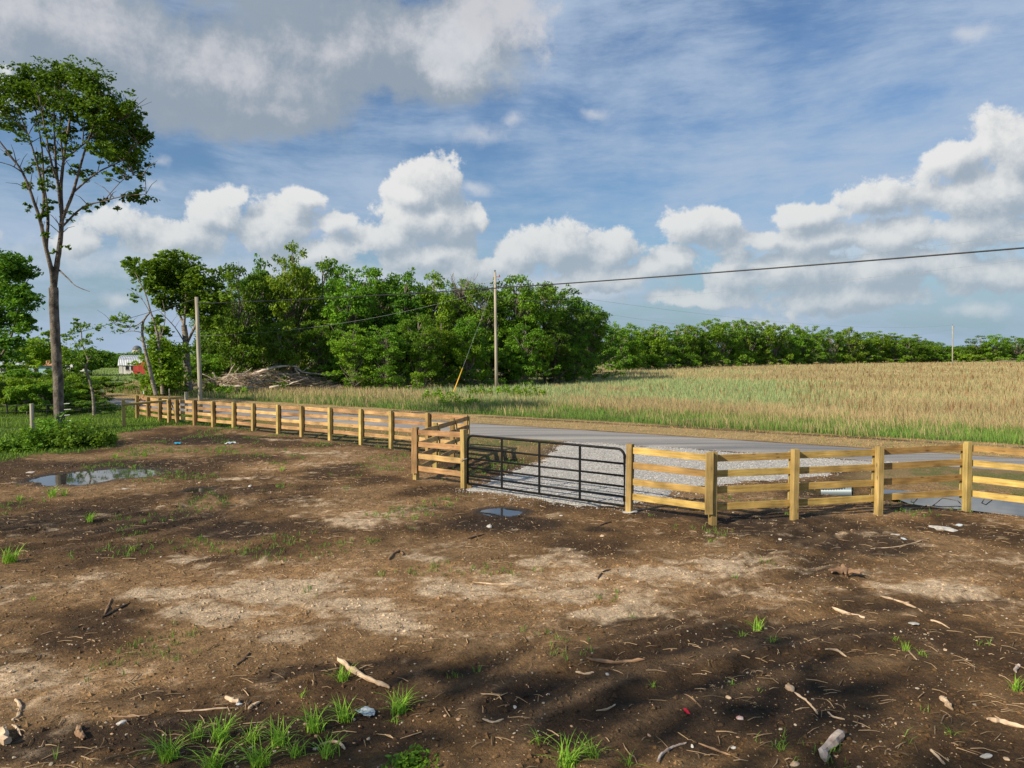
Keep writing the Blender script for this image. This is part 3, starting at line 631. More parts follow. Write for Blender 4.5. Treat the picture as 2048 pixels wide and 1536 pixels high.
# ================================================================ poles and wires
def pole(px, py, top, r0, r1, label, lean=0.0, cap=True, Y=None, X=None):
    if X is None: P = at(px, py)
    else: P = Vector((X, Y, 0))
    T = ray(px+lean, top, P.y) if X is None else Vector((X, Y, top))
    e = empty('utility_pole', (P.x, P.y, 0)); tag(e, label, 'utility pole')
    dx_, h = (T.x-P.x), T.z
    q = MB(); q.tube([(0, 0, -.4), (dx_*.33, 0, h*.33), (dx_*.66, 0, h*.66), (dx_, 0, h)], [r0, r0*.7+r1*.3, r0*.35+r1*.65, r1], 14, jit=.05); q.build('pole', m_pole, e, True)
    if cap:
        q = MB(); q.tube([(dx_, -.0, h-.02), (dx_, 0, h+.06), (dx_, 0, h+.16), (dx_, 0, h+.24)], [.03, .03, .07, .05], 10); q.build('insulator', m_wire, e)
        q = MB(); q.box((dx_+.26, -.05, h-.42), (.42, .05, .05)); q.tube([(dx_+.42, -.05, h-.44), (dx_+.42, -.05, h-.22)], [.08, .05], 10); q.build('cutout_bracket', m_rust, e)
    return P, T
m_rust = noisy('rust', (.17, .055, .025), (.38, .15, .07), (3, 3, 3), 5, .85, .2)
P1, T1 = pole(993, 777, 545, .165, .115, 'tall weathered utility pole standing in front of the middle of the woods', lean=-3)
P2_, T2 = pole(402, 828, 594, .125, .095, 'short leaning utility pole behind the left board fence', lean=-9, cap=False)
P3, T3 = pole(1905, 731, 651, .16, .12, 'distant utility pole far out in the dry field at the right', lean=0)
P4, T4 = pole(0, 0, 7.4, .17, .12, 'utility pole past the right edge, where the heavy black cable ends', X=21.5, Y=12.5)
def wire(name, a, b, sag, r, m, label, n=28, bulge=None, par=None):
    a, b = Vector(a), Vector(b); q = MB(); pts = []
    for i in range(n+1):
        t = i/n; p = a.lerp(b, t); p.z -= 4*sag*t*(1-t); pts.append(p)
    q.tube(pts, r, 6); o = q.build(name, m, par, True)
    if par is None: tag(o, label, 'wire')
    return o
Cs = ray(396, 607, T2.y); E1 = Vector((19.6, 12.9+.2, 0))
tgt = ray(2048, 497, 17.5); dv = tgt-Cs; end = Cs+dv*1.28; T4b = Vector((21.5, 12.5, 6.4))
wire('power_cable', Cs, T4b, .30, .021, m_wire, 'heavy black overhead cable crossing the whole sky to the right edge', 40)
wire('overhead_wire', T1+Vector((0, 0, -1.7)), Vector((T4b.x, T4b.y, 7.25)), .5, .003, m_wirel, 'hair-thin upper wire from the tall middle pole to the right edge', 40)
wire('overhead_wire', T1+Vector((0, 0, -2.6)), Vector((T4b.x, T4b.y, 6.75)), .9, .003, m_wirel, 'hair-thin wire just above the heavy cable at the right', 40)
wire('overhead_wire', T1+Vector((0, 0, -1.25)), T3+Vector((0, 0, .1)), 2.0, .010, m_wirel, 'upper pale wire from the tall middle pole to the distant field pole', 40)
wire('overhead_wire', T1+Vector((0, 0, -2.2)), T3+Vector((0, 0, -1)), 3.2, .008, m_wirel, 'lower sagging wire from the tall middle pole to the distant field pole', 40)
wire('overhead_wire', T1+Vector((0, 0, -.7)), ray(380, 662, 120), 1.0, .013, m_wirel, 'pale wire falling left from the tall middle pole top across the woods', 40)
wire('overhead_wire', T1+Vector((0, 0, -1.5)), ray(300, 672, 66), 1.3, .012, m_wirel, 'lower pale wire running left from the tall middle pole across the woods', 40)
wire('overhead_wire', ray(392, 598, T2.y), ray(-300, 780, 90), .3, .014, m_wire, 'thin dark wire left of the short leaning pole passing behind the tall tree', 30)
gb = at(905, 790); e = empty('guy_wire', gb); tag(e, 'slanting guy wire with a yellow sleeve staked left of the tall middle pole', 'guy wire')
gt = T1+Vector((0, 0, -.9))-gb; q = MB(); q.tube([(0, 0, 0), gt], .012, 6); q.build('strand', m_wirel, e)
q = MB(); q.tube([gt*.01, gt*.21], .045, 10); q.build('sleeve', m_yellow, e, True)

# ================================================================ leaves
def leafquads(c, size, out=None, seed=0, tint=None, aspect=.62, upb=.35):
    r = np.random.default_rng(seed); n = len(c)
    nm = r.normal(size=(n, 3)); nm = nm*.8; nm[:, 2] += upb*3.2
    if out is not None: nm += out*.7
    nm /= np.linalg.norm(nm, axis=1)[:, None]
    a = np.cross(nm, r.normal(size=(n, 3))); a /= np.linalg.norm(a, axis=1)[:, None]; b = np.cross(nm, a)
    s = size*(.65+.7*r.random(n)); s = s[:, None]
    v = np.stack([c-a*s*.5, c+b*s*aspect*.5-nm*s*.08, c+a*s*.5, c-b*s*aspect*.5-nm*s*.08], 1).reshape(-1, 3)
    f = np.arange(n*4).reshape(n, 4)
    t = (.5*r.random(n)+(.5*r.random(n) if tint is None else .5*tint)); return v, f, np.repeat(np.c_[t, t, t], 4, 0)
def clumps(cs, rs, ns, size, seed, flat=.5):
    r = np.random.default_rng(seed); P_ = []; O = []; T = []
    for (c, rad, n) in zip(cs, rs, ns):
        n = int(n); d = r.normal(size=(n, 3)); d /= np.linalg.norm(d, axis=1)[:, None]; q = d*(rad*(.25+.75*r.random(n)**.5))[:, None] if False else d*(rad*np.power(r.random(n), .45))[:, None]
        q[:, 2] *= flat
        P_.append(np.asarray(c)+q); O.append(d); T.append(np.full(n, r.random()))
    return leafquads(np.concatenate(P_), size, np.concatenate(O)*.6, seed+1, np.concatenate(T))
def limbs(q, base, tops, r0, seed, n=6):
    rr = random.Random(seed)
    for (st, en, ra, rb_) in tops:
        st, en = Vector(st), Vector(en); d = en-st; side = Vector((rr.uniform(-1, 1), rr.uniform(-1, 1), .3))*d.length*.12
        pts = [st, st+d*.35+side*.6-Vector((0, 0, d.length*.03)), st+d*.7+side, en]; q.tube(pts, [ra, ra*.75+rb_*.25, ra*.4+rb_*.6, rb_], n, cap=False)
bp_ = None
def proto_tree(seed, H, Rr, zb, nc, nl, ls, mleaf, mbark, name, tops=None, lowfill=.0, rad=.2, ncl=None):
    rr = random.Random(seed); e = empty(name); cs = []; rs = []
    lobes = [(Vector((0, 0, H*.62)), Rr*.8, H*.36)]
    for k in range(6):
        a = k*1.05+rr.random()*.8; lobes.append((Vector((math.cos(a)*Rr*.55, math.sin(a)*Rr*.55, rr.uniform(zb+1.5, H*.8))), Rr*rr.uniform(.38, .55), H*rr.uniform(.12, .2)))
    for k in range(nc):
        for _ in range(60):
            if rr.random() < lowfill: c = Vector((rr.gauss(0, .55)*Rr, rr.gauss(0, .55)*Rr, rr.uniform(.4, zb+2))); 
            else:
                L_ = rr.choice(lobes) if k % 3 else lobes[0]; d = Vector((rr.gauss(0, 1), rr.gauss(0, 1), rr.gauss(0, 1))).normalized()*rr.uniform(.55, 1.0)
                c = L_[0]+Vector((d.x*L_[1], d.y*L_[1], d.z*L_[2]))
            if c.z < H-.4 and c.z > .3: break
        cs.append(tuple(c)); rs.append(rr.uniform(.45, 1.2)*Rr*.23)
    v, f, t = clumps(cs, rs, [nl*(q/(Rr*.23))**2 for q in rs], ls, seed); b = MB(); b.add(v, [f], t); b.build('crown', mleaf, e)
    q = MB(); bend = Vector((rr.uniform(-.4, .4), rr.uniform(-.4, .4), 0)); q.tube([(0, 0, -.3), (0, 0, .3), bend*.4+Vector((0, 0, H*.3)), bend+Vector((0, 0, H*.62)), bend*1.2+Vector((0, 0, H*.9))], [rad*1.5, rad, rad*.8, rad*.5, rad*.1], 9)
    for c in cs[::2]:
        cv = Vector(c); hz = max(.8, cv.z-math.hypot(cv.x, cv.y)*1.1-.5); hz = min(hz, H*.75); limbs(q, None, [((bend.x*hz/H, bend.y*hz/H, hz), cv, rad*.35, .02)], 0, seed+int(c[0]*100))
    q.build('trunk', mbark, e, True)
    return e
def custom_tree(name, label, Y, stems, cl, lsize, mleaf, mbark, cat='tree', group=None, dens=1.0, dep=2.0, seed=5, base=None):
    """stems: pixel polylines with radii in metres; cl: (px,py,r_px,leaves)"""
    rr = random.Random(seed); B0 = base if base else at(*stems[0][0][0]); e = empty(name, (B0.x, B0.y, 0)); tag(e, label, cat, group)
    q = MB(); B0 = Vector((B0.x, B0.y, 0)); zero = {}
    for i, (pl, ra, rb_) in enumerate(stems):
        pts = []; n = len(pl); dy = 0 if i == 0 else rr.uniform(-dep, dep)
        key = tuple(pl[0]); d0 = zero.get(key, 0)
        for j, (px, py) in enumerate(pl):
            dd = d0+(dy)*(j/(n-1)); p = ray(px, py, Y+dd)-B0; pts.append(p); zero[(px, py)] = dd
        # smooth by Catmull subdivision
        sp = []
        for j in range(n-1):
            a_, b_, c_, d_ = pts[max(j-1, 0)], pts[j], pts[j+1], pts[min(j+2, n-1)]
            for k in range(4):
                t = k/4; sp.append(.5*((2*b_)+(c_-a_)*t+(2*a_-5*b_+4*c_-d_)*t*t+(3*b_-a_-3*c_+d_)*t**3))
        sp.append(pts[-1]); m = len(sp); sp = [p+Vector((rr.uniform(-1, 1), rr.uniform(-1, 1), 0))*(.25 if rb_ < .1 else .05)*rb_ for p in sp]
        q.tube(sp, [ra+(rb_-ra)*(j/(m-1))**.8 for j in range(m)], 10 if ra > .08 else 6, cap=False, jit=.08)
        if len(stems) > 3 and i > 0 and pl[-1] != (179,583):
            for k in range(max(3, m//2)):                       # side twigs
                s_ = sp[rr.randrange(m//3, m)]; en = s_+Vector((rr.uniform(-1, 1), rr.uniform(-1, 1), rr.uniform(.1, 1.1)))*rr.uniform(.5, 1.3)
                q.tube([s_, (s_+en)/2+Vector((0, 0, .1)), en], [.022, .014, .006], 4, cap=False)
    q.build('trunk', mbark, e, True)
    cs = []; rs = []; ns = []
    for (px, py, r_, n) in cl:
        c = ray(px, py, Y+rr.uniform(-dep, dep))-B0; R_ = r_*Y/FPX; k = max(4, int(n/17))
        for _ in range(k):
            d = Vector((rr.gauss(0, .47), rr.gauss(0, .6), rr.gauss(0, .34))); cs.append(tuple(c+d*R_)); rs.append(min(R_*rr.uniform(.25, .65), rr.uniform(.35, .85)*(1+Y*.012))); ns.append(dens*n/k)
    if cl:
        v, f, t = clumps(cs, rs, ns, lsize, seed*7+3); b = MB(); b.add(v, [f], t); b.build('crown', mleaf, e)
    return e
YT = at(118, 862).y
big_cl = [(25,175,34,900),(12,215,30,600),(75,160,34,1000),(122,155,34,1000),(168,160,32,1000),(198,190,34,1000),(100,195,34,700),(145,205,36,800),(180,225,36,900),
 (235,215,26,700),(262,238,26,800),(278,275,24,700),(240,262,34,900),(255,300,30,800),(212,245,34,800),(195,275,32,600),(268,325,22,450),(55,195,30,700),(235,310,28,500),(205,305,22,260),
 (18,255,22,160),(12,310,16,70),(60,335,20,110),(92,372,20,110),(98,412,16,90),(150,300,22,120),(158,342,20,90),(118,262,24,160),(284,352,16,120),(282,392,20,230),(262,398,16,150),(215,407,16,110),(185,415,14,90),
 (165,352,20,100),(50,372,18,90),(80,320,22,120),(90,430,16,90),(140,255,26,200),(60,280,24,130),(100,300,22,110),(180,300,20,110),(96,470,12,60),(62,420,10,40),(135,425,14,50),(240,345,18,110),(105,350,18,90),(40,250,24,160),(85,240,24,200),(220,350,16,60),(110,505,8,20),(-40,180,40,700),(-35,240,30,400),(130,490,8,20)]
big_st = [([(121,866),(119,830),(116,760),(112,690),(108,620),(107,575)], .225, .185), ([(107,575),(112,540),(119,495),(124,440),(122,380),(127,320),(138,250),(150,185)], .145, .03),
 ([(107,575),(103,540),(92,495),(80,440),(64,392),(45,345),(20,310),(-10,270)], .115, .025), ([(80,440),(88,400),(76,335),(56,270),(34,215)], .07, .02), ([(92,495),(96,430),(88,370),(84,300),(70,210)], .08, .02),
 ([(122,380),(104,330),(92,270),(78,190)], .06, .02), ([(124,440),(112,330),(108,240),(110,170)], .07, .02), ([(124,440),(146,385),(164,320),(184,260),(205,205)], .08, .02),
 ([(126,452),(165,415),(208,402),(250,392),(292,388)], .05, .012), ([(146,385),(195,345),(245,320),(275,285)], .05, .015), ([(127,320),(165,290),(215,250),(255,235)], .05, .015), ([(127,320),(120,250),(130,180)], .05, .015),
 ([(118,540),(135,556),(152,572),(179,583)], .045, .012), ([(45,345),(20,330),(-20,320)], .03, .01), ([(150,185),(165,165)], .03, .01), ([(208,402),(240,365),(262,352),(285,350)], .02, .008), ([(165,290),(170,230),(175,180)], .035, .01)]
custom_tree('shade_tree', 'tall slender forked tree towering at the far left with a high open crown', YT, big_st, big_cl, .155, m_leaft, m_barkd, dens=1.35, dep=1.7, seed=11)
# left side trees
Y2 = 62.0
custom_tree('tree', 'pale-trunked tree with a broad crown just left of the short leaning pole', 62, [([(378,782),(374,730),(372,690),(368,650)], .34, .22), ([(368,650),(352,610),(340,560),(330,530)], .12, .03), ([(372,690),(395,640),(405,590),(400,560)], .13, .03), ([(368,650),(372,600),(370,560),(372,530)], .12, .03), ([(372,690),(350,655),(322,625)], .06, .02)],
 [(335,545,36,900),(370,540,36,1000),(310,565,30,600),(400,560,34,900),(430,600,30,800),(355,580,36,900),(395,600,36,800),(300,535,24,400),(262,530,16,200),(420,640,30,500),(330,610,28,350),(380,620,30,350),(345,520,24,400),(270,545,14,120),(440,640,16,250),(440,570,10,100)], .34, m_leaf, m_bark, dens=1.5, seed=21)
custom_tree('tree', 'thin bare-stemmed tree bending left with feathery foliage at its tips', 56, [([(312,790),(300,740),(290,700),(284,665),(288,640),(300,625)], .17, .06), ([(288,640),(270,652),(245,655),(225,645)], .05, .015), ([(284,665),(262,662),(240,668)], .035, .012), ([(300,625),(285,600),(272,590)], .03, .01)],
 [(225,642,18,130),(248,640,18,150),(262,648,14,100),(270,592,12,80),(235,655,14,60),(285,655,10,40)], .2, m_leaf, m_bark, dep=1, seed=22)
custom_tree('tree', 'slim twin-branched tree rising beside the feathery bent tree', 58, [([(325,788),(322,740),(318,690),(310,650),(300,620),(290,585),(270,545)], .16, .03), ([(318,690),(330,640),(325,600)], .05, .02)],
 [(265,530,14,160),(285,540,14,160),(272,600,8,50),(258,515,10,80),(300,560,14,100)], .25, m_leaf, m_bark, dep=1, seed=23)
custom_tree('tree', 'vine-covered leafy column of a tree between barn and woods', 60, [([(322,790),(322,700),(320,650)], .15, .05)],
 [(318,660,20,600),(318,690,22,800),(325,710,32,1200),(312,735,24,800),(335,745,32,1200),(314,772,22,800),(345,700,24,700),(340,775,30,900),(312,640,12,250)], .30, m_leafy, m_bark, dep=2, dens=1.1, seed=24)
custom_tree('young_tree', 'small crooked young tree with layered thin foliage behind the tall trunk', 38, [([(188,830),(186,790),(180,765),(172,735),(176,720),(165,690),(162,660),(152,640)], .085, .015), ([(172,735),(160,722),(150,715)], .03, .01), ([(176,720),(188,708),(200,700)], .02, .008)],
 [(150,645,16,120),(170,655,20,120),(140,670,22,140),(175,680,18,140),(150,695,26,200),(130,715,24,160),(175,712,22,130),(195,655,8,30),(145,730,26,130),(200,720,12,50)], .15, m_leaf, m_bark, dep=1.2, seed=25)
custom_tree('tree', 'dense dark tree crown entering at the left edge behind the tall trunk', 46, [([(-20,820),(-15,740),(-10,650),(5,560)], .3, .06), ([(-15,740),(20,680),(35,620)], .1, .03), ([(-10,650),(-40,600),(-50,560)], .1, .03)],
 [(10,530,34,1000),(35,545,26,700),(5,580,40,1200),(40,600,28,800),(10,630,40,1100),(45,640,24,500),(15,680,34,800),(0,710,30,500),(-40,560,50,1500),(-50,640,50,1500),(-60,710,50,1200),(30,520,16,200),(52,575,10,120)], .26, m_leafd, m_barkd, dens=1.2, dep=3, seed=26)
custom_tree('tree', 'middle-distance leafy tree between the left edge and the tall trunk', 85, [([(70,760),(70,720),(72,690)], .2, .06)],
 [(60,690,26,600),(88,695,26,600),(45,705,24,500),(100,712,22,500),(75,715,26,600),(120,705,18,300),(60,725,22,300),(30,735,16,200),(95,668,12,150)], .4, m_leafy, m_bark, dens=1.3, dep=3, seed=27)
custom_tree('tree', 'low wide tree behind the tall trunk, right of the leafy middle-distance tree', 110, [([(175,760),(172,730),(170,715)], .2, .06)],
 [(130,712,22,500),(160,718,22,500),(190,722,22,500),(210,712,14,300),(150,735,20,250),(180,735,20,250)], .5, m_leafd, m_bark, dens=1.3, dep=3, seed=28)

# ---------------------------------------------------------------- prototypes for woods and tree lines
tp = [proto_tree(31+i, 14, 4.6, 2.0, 200, 78, .36, [m_leaf, m_leafy, m_leaf, m_leafd, m_leaf][i], m_bark, 'woodland_tree', lowfill=[.1, .06, .15, .1, .2][i]) for i in range(5)]
used = [False]*5
def place(kind, protos, used, px, Yd, top, wpx, label, group, rz=None, cat='tree', zsc=None, x=None):
    p = protos[kind]; X = (px-1024)/FPX*Yd if x is None else x; T = ray(px, top, Yd); H = T.z*(1.07 if Yd > 60 else 1.0)*(1.55 if protos is bp_ else 1); w = wpx*Yd/FPX*(1.25 if protos is bp_ else 1)
    base = protos_dim[id(protos)]; s = (w/base[1], w/base[1]*random.uniform(.85, 1.1), H/base[0]); rz = random.random()*6.28 if rz is None else rz
    if not used[kind]:
        used[kind] = True; o = p; o.location = (X, Yd, 0); o.rotation_euler = (0, 0, rz); o.scale = s
    else: o = dup(p, (X, Yd, 0), rz, s)
    return tag(o, label, cat, group)
protos_dim = {id(tp): (14.0, 4.3)}
WOODS = [ # px, depth, top, half-width px, kind, words
 (478,72,512,46,0,'first tall tree at the left end of the woods'),(528,77,520,46,3,'second tree of the woods, dark crown beside the left end'),(585,74,497,50,1,'third tree of the woods, yellow-green and the tallest'),
 (648,78,500,48,0,'fourth tree of the woods, with a high twiggy top'),(700,74,533,48,4,'fifth tree of the woods, right of the tallest pair'),(755,80,534,50,2,'sixth tree of the woods, above the middle thicket'),
 (812,76,545,46,3,'seventh tree of the woods, dark crown left of the bare twigs'),(865,78,553,48,1,'eighth tree of the woods, bright crown near the bare twigs'),(925,84,560,42,4,'ninth tree of the woods, behind the bare twiggy top'),
 (962,78,556,44,0,'tenth tree of the woods, just left of the tall pole'),(1030,80,548,46,2,'eleventh tree of the woods, just right of the tall pole'),(1090,84,552,44,0,'twelfth tree of the woods, rounded crown near the right end'),
 (1140,88,578,40,3,'thirteenth tree of the woods, dark crown at the right end'),(1178,93,610,32,4,'last and lowest tree at the right end of the woods')]
for (px, Yd, tpy, w, k, lab) in WOODS: place(k, tp, used, px, Yd, tpy, w*1.22, lab, 'trees of the woods')
SECOND = [(455,84,600,50,4,'shorter tree filling the gap between the leaning pole and the woods'),(560,68,640,42,2,'short tree under the tallest pair, behind the brush pile'),(640,70,640,40,4,'short bushy tree at the right end of the brush pile'),
 (706,66,655,42,1,'low bright tree at the wood edge right of the brush pile'),(770,66,650,42,4,'low tree at the wood edge under the bright middle crown'),(838,68,618,40,0,'mid-height tree at the wood edge left of the guy wire'),
 (880,72,640,44,1,'bright leafy low tree behind the guy wire'),(940,72,630,38,2,'low tree between guy wire and tall pole'),(1050,76,640,44,0,'low tree at the wood edge right of the tall pole'),(1108,80,650,40,3,'dark low tree at the right corner of the woods'),(1150,86,672,34,4,'lowest leafy tree where the woods meet the dry field'),(420,78,650,44,3,'dark tree directly behind the short leaning pole')]
for (px, Yd, tpy, w, k, lab) in SECOND: place(k, tp, used, px, Yd, tpy, w, lab, 'low trees along the wood edge')
BACK = [(500,96,545),(600,98,540),(690,97,555),(780,96,560),(860,97,570),(1000,98,565),(1090,100,570),(1160,104,600),(440,98,620)]
for i, (px, Yd, tpy) in enumerate(BACK): place(3 if i % 2 else 0, tp, used, px, Yd, tpy, 60, '%s tree from the left in the dark back row of the woods' % ORD[i], 'back row of the woods')
# the bare twiggy crown
q = MB(); rr = random.Random(4); e = empty('bare_tree', (*((920-1024)/FPX*79,), 79, 0)); tag(e, 'bare twiggy treetop poking above the woods left of the tall pole', 'tree')
Zt = ray(920, 590, 79).z
q.tube([(0, 0, 0), (.2, 0, Zt*.5), (.1, 0, Zt)], [.22, .17, .1], 8)
for k in range(60):
    a = rr.uniform(0, 6.28); s_ = Vector((.1, 0, Zt-rr.uniform(0, 2.5))); L_ = rr.uniform(1.2, 2.6); en = s_+Vector((math.cos(a)*L_*.75, math.sin(a)*L_*.75, rr.uniform(.5, 2.3)))
    q.tube([s_, s_.lerp(en, .5)+Vector((0, 0, -.15)), en], [.07, .04, .012], 5, cap=False)
    for j in range(3):
        s2 = s_.lerp(en, rr.uniform(.4, 1)); q.tube([s2, s2+Vector((rr.uniform(-.4, .4), rr.uniform(-.4, .4), rr.uniform(.3, .9)))], [.022, .008], 4, cap=False)
q.build('branches', m_bark, e)
# far hedgerow of trees behind the dry field
fp = [proto_tree(51+i, 9.5, 4.3, .9, 120, 80, .36, [m_leaf, m_leaf, m_leafy][i], m_bark, 'hedgerow_tree', lowfill=.3) for i in range(3)]
used2 = [False]*3; protos_dim[id(fp)] = (9.5, 4.6)
cnt = 0; px = 1222.0
TOPX = [1200,1240,1300,1360,1420,1480,1540,1600,1680,1760,1830,1875]; TOPY = [648,650,662,652,643,650,648,660,663,670,676,684]
while px < 1872:
    t = (px-1222)/650; Yd = 132+(250-132)*t**.9+random.uniform(-4, 4); topy = np.interp(px, TOPX, TOPY)+random.uniform(-9, 2)
    c = cnt % 3; place(c, fp, used2, px, Yd, topy, random.uniform(34, 42)*(1-.2*t), '%s tree from the left in the long hedgerow behind the dry field' % ORD[min(cnt, 46)], 'hedgerow trees behind the dry field', zsc=None); cnt += 1
    px += random.uniform(15, 21)
for i, (px, Yd, tpy, w, k, lab) in enumerate([(1905,265,676,30,0,'leftmost tree of the far right clump beside the distant pole'),(1955,262,672,34,1,'second tree of the far right clump'),(1990,258,670,36,2,'third tree of the far right clump, with the highest dome'),(2035,262,672,36,0,'last tree of the far right clump, at the right edge'),(2085,262,672,36,1,'tree past the right edge beyond the far right clump')]):
    if i: place(k, fp, used2, px, Yd, tpy, w, lab, 'far right clump of trees')
for i, (px, Yd, w, tpy, lab) in enumerate([(1868,245,26,708,'low yellow-green bush left of the distant pole'),(1918,246,24,703,'low yellow-green bush right of the distant pole'),(1948,250,18,706,'small pale bush in the gap of the far trees')]):
    if i == 0: yb = [proto_tree(61, 3.5, 3.0, .3, 34, 110, .45, m_leafy, m_bark, 'bush', lowfill=.4, rad=.08)]; ub = [False]; protos_dim[id(yb)] = (3.5, 3.0)
    place(0, yb, ub, px, Yd, tpy, w, lab, 'yellow-green bushes by the distant pole', cat='bush')
# bushes, left side and at the wood edge
bp_ = [proto_tree(71+i, 2.4, 1.7, .3, 46, 130, .17, [m_leafy, m_leaf][i], m_bark, 'bush', lowfill=.5, rad=.05) for i in range(2)]
ubp = [False]*2; protos_dim[id(bp_)] = (2.4, 1.7)
BUSH = [(20,52,770,46,0,'leftmost bush in the tangled row along the wire fence'),(75,50,772,40,0,'bush in the tangled row just left of the tall trunk'),(30,42,790,52,1,'darker bush in front at the left edge'),(95,44,775,44,0,'bush right behind the tall trunk'),
 (150,45,778,44,0,'yellow-green bush right of the tall trunk'),(175,41,808,30,1,'low bush at the foot of the young crooked tree'),(215,44,818,22,1,'small bush by the roadside stake'),(130,56,758,38,1,'bush behind the young crooked tree'),(60,60,752,40,1,'back bush between left edge and tall trunk'),
 (228,66,770,18,1,'dark bush in front of the white barn'),(250,64,776,18,0,'bush below the barn, near the road'),(300,62,762,20,1,'bush at the foot of the vine-covered tree'),(200,66,762,26,0,'low bush left of the barn bushes'),(-40,48,765,50,0,'bush outside the left edge along the wire fence'),
 (12,41,774,40,0,'front yellow-green bush at the left edge beside the fence post'),(52,40,786,34,0,'front bush behind the grey wire fence post'),(92,41,782,34,1,'front bush hidden partly by the tall trunk'),(140,42,790,34,0,'front bush between tall trunk and crooked tree'),(168,43,798,28,0,'second front bush left of the crooked tree'),(118,47,768,38,0,'rounded back bush right behind the tall trunk')]
for (px, Yd, tpy, w, k, lab) in BUSH: place(k, bp_, ubp, px, Yd, tpy, w, lab, 'bushes on the left', cat='bush')
EB = [(700,70,728,36,1,'shrub at the wood edge, right of the brush pile'),(755,68,722,34,0,'shrub at the wood edge below the low bright tree'),(800,68,716,34,1,'shrub at the wood edge in the middle'),(833,62,757,14,0,'little round bush standing in the grass left of the guy wire'),
 (880,72,720,34,1,'shrub behind the yellow guy sleeve'),(930,72,712,32,0,'yellow-green shrub beside the yellow guy sleeve'),(975,76,716,30,1,'shrub at the wood edge behind the tall pole'),(1030,76,716,34,1,'shrub at the wood edge right of the tall pole'),(1075,78,708,30,0,'bright shrub at the lower right of the woods'),(1120,84,712,30,1,'last shrub at the right corner of the woods'),(355,66,742,34,1,'dark shrub behind the far left fence corner'),(450,74,728,40,1,'dark shrub behind the left part of the brush pile'),(385,70,735,36,1,'shrub behind the leaning pole foot'),
 (1165,95,715,30,1,'shrub where the woods end and the hedgerow starts'),(1205,118,710,26,1,'shrub at the start of the hedgerow')]
for (px, Yd, tpy, w, k, lab) in EB: place(k, bp_, ubp, px, Yd, tpy, w, lab, 'shrubs along the wood edge', cat='bush')
# trees left of and behind the camera: they cast the shade over the near soil
spt = [proto_tree(97+i, 14, 4.3, 4.6, [50, 40][i], 60, .30, m_leaf, m_barkd, 'shade_tree') for i in range(2)]
for (X, Yy, H, w, k, lab) in [(-12.8,-5.2,14.5,4.3,0,'tree standing behind the viewpoint, shading the near soil'),(-27.5,2.8,14,3.8,1,'tree standing left of the view, shading the soil before the big puddle')]:
    o = spt[k]; o.location = (X, Yy, 0); o.scale = (w/4.3, w/4.3, H/14); tag(o, lab, 'tree', 'trees around the viewpoint')
# distant woods that read as one mass
def mass(name, label, segs, m, seed):
    r = np.random.default_rng(seed); cs = []; rs = []; ns = []
    for (p0, p1, Yd, t0, t1) in segs:
        for k in range(int((p1-p0)/3.0)):
            px = r.uniform(p0, p1); t = (px-p0)/(p1-p0); top = ray(px, t0+(t1-t0)*t+4*math.sin(px*.13)+r.uniform(0, 6), Yd).z
            rad = Yd*.006+1.2; hz = r.uniform(.3, 1)*(top-rad*.5); cs.append(((px-1024)/FPX*Yd, Yd+r.uniform(-12, 12), max(hz, .6))); rs.append(rad); ns.append(150 if Yd > 200 else 110)
    v, f, t = clumps(cs, rs, ns, .0032*segs[0][2], seed); b = MB(); b.add(v, [f], t); tag(b.build(name, m), label, 'woods', kind='stuff')
mass('distant_wood', 'distant wood behind the white barn and sheds', [(60,345,178,698,703)]*5+[(-200,120,178,694,700)]*5, m_leafd, 81)
mass('distant_wood', 'distant wooded rise in the gap at the far right', [(1830,2250,420,692,690)]*3+[(1200,1900,330,700,700)]*2, m_leafd, 82)

# ================================================================ farm buildings
m_white = noisy('white_boards', (.55, .55, .53), (.72, .72, .70), (3, 3, 1), 4, .8, 0); m_tin = noisy('tin_roof', (.42, .46, .50), (.60, .63, .66), (2, 2, 2), 4, .4, 0, metal=.3)
m_red = noisy('red_boards', (.40, .05, .04), (.55, .10, .07), (3, 3, 1), 4, .8, 0); m_glass = mat('dark_glass', (.02, .025, .03), .15, .5)[0]
m_rroof = noisy('rusty_roof', (.36, .15, .07), (.62, .33, .19), (1.5, 1.5, 1.5), 4, .7, 0)
YB = at(262, 748).y; mp_ = YB/FPX
bc = at(262, 748); e = empty('barn', (bc.x-.1, bc.y, 0), R(10)); tag(e, 'small white barn with a curved grey metal roof and red lean-to', 'barn')
Lb, Wb, hw = 3.7, 3.0, 1.45
q = MB(); q.box((0, Wb/2, hw/2), (Lb-.3, Wb, hw)); q.build('wall', m_white, e)
prof = [(-.15, hw-.05), (.22, hw+.85), (.75, hw+1.35), (Wb/2, hw+1.6), (Wb-.75, hw+1.35), (Wb-.22, hw+.85), (Wb+.15, hw-.05)]
vv = []; 
for xx_ in (-Lb/2, Lb/2): vv += [(xx_, a, b) for a, b in prof]
q = MB(); q.add(vv, [[(k, k+1, k+8, k+7) for k in range(6)], [tuple(range(6, -1, -1))], [tuple(range(7, 14))]])
for k in range(14):                        # standing ribs of the sheet roof
    x_ = -Lb/2+.15+k*(Lb-.3)/13
    for (a, b) in zip(prof[:3], prof[1:4]): q.tube([(x_, a[0]-.02, a[1]+.02), (x_, b[0]-.02, b[1]+.02)], .03, 4)
q.build('roof', m_tin, e)
q = MB(); vg = [(-Lb/2-.02, a, b) for a, b in prof[1:6]]+[(-Lb/2-.02, Wb-.1, hw-.2), (-Lb/2-.02, .1, hw-.2)]; q.add(vg, [[(6, 5, 4, 3, 2, 1, 0)]]); q.build('gable', m_white, e)
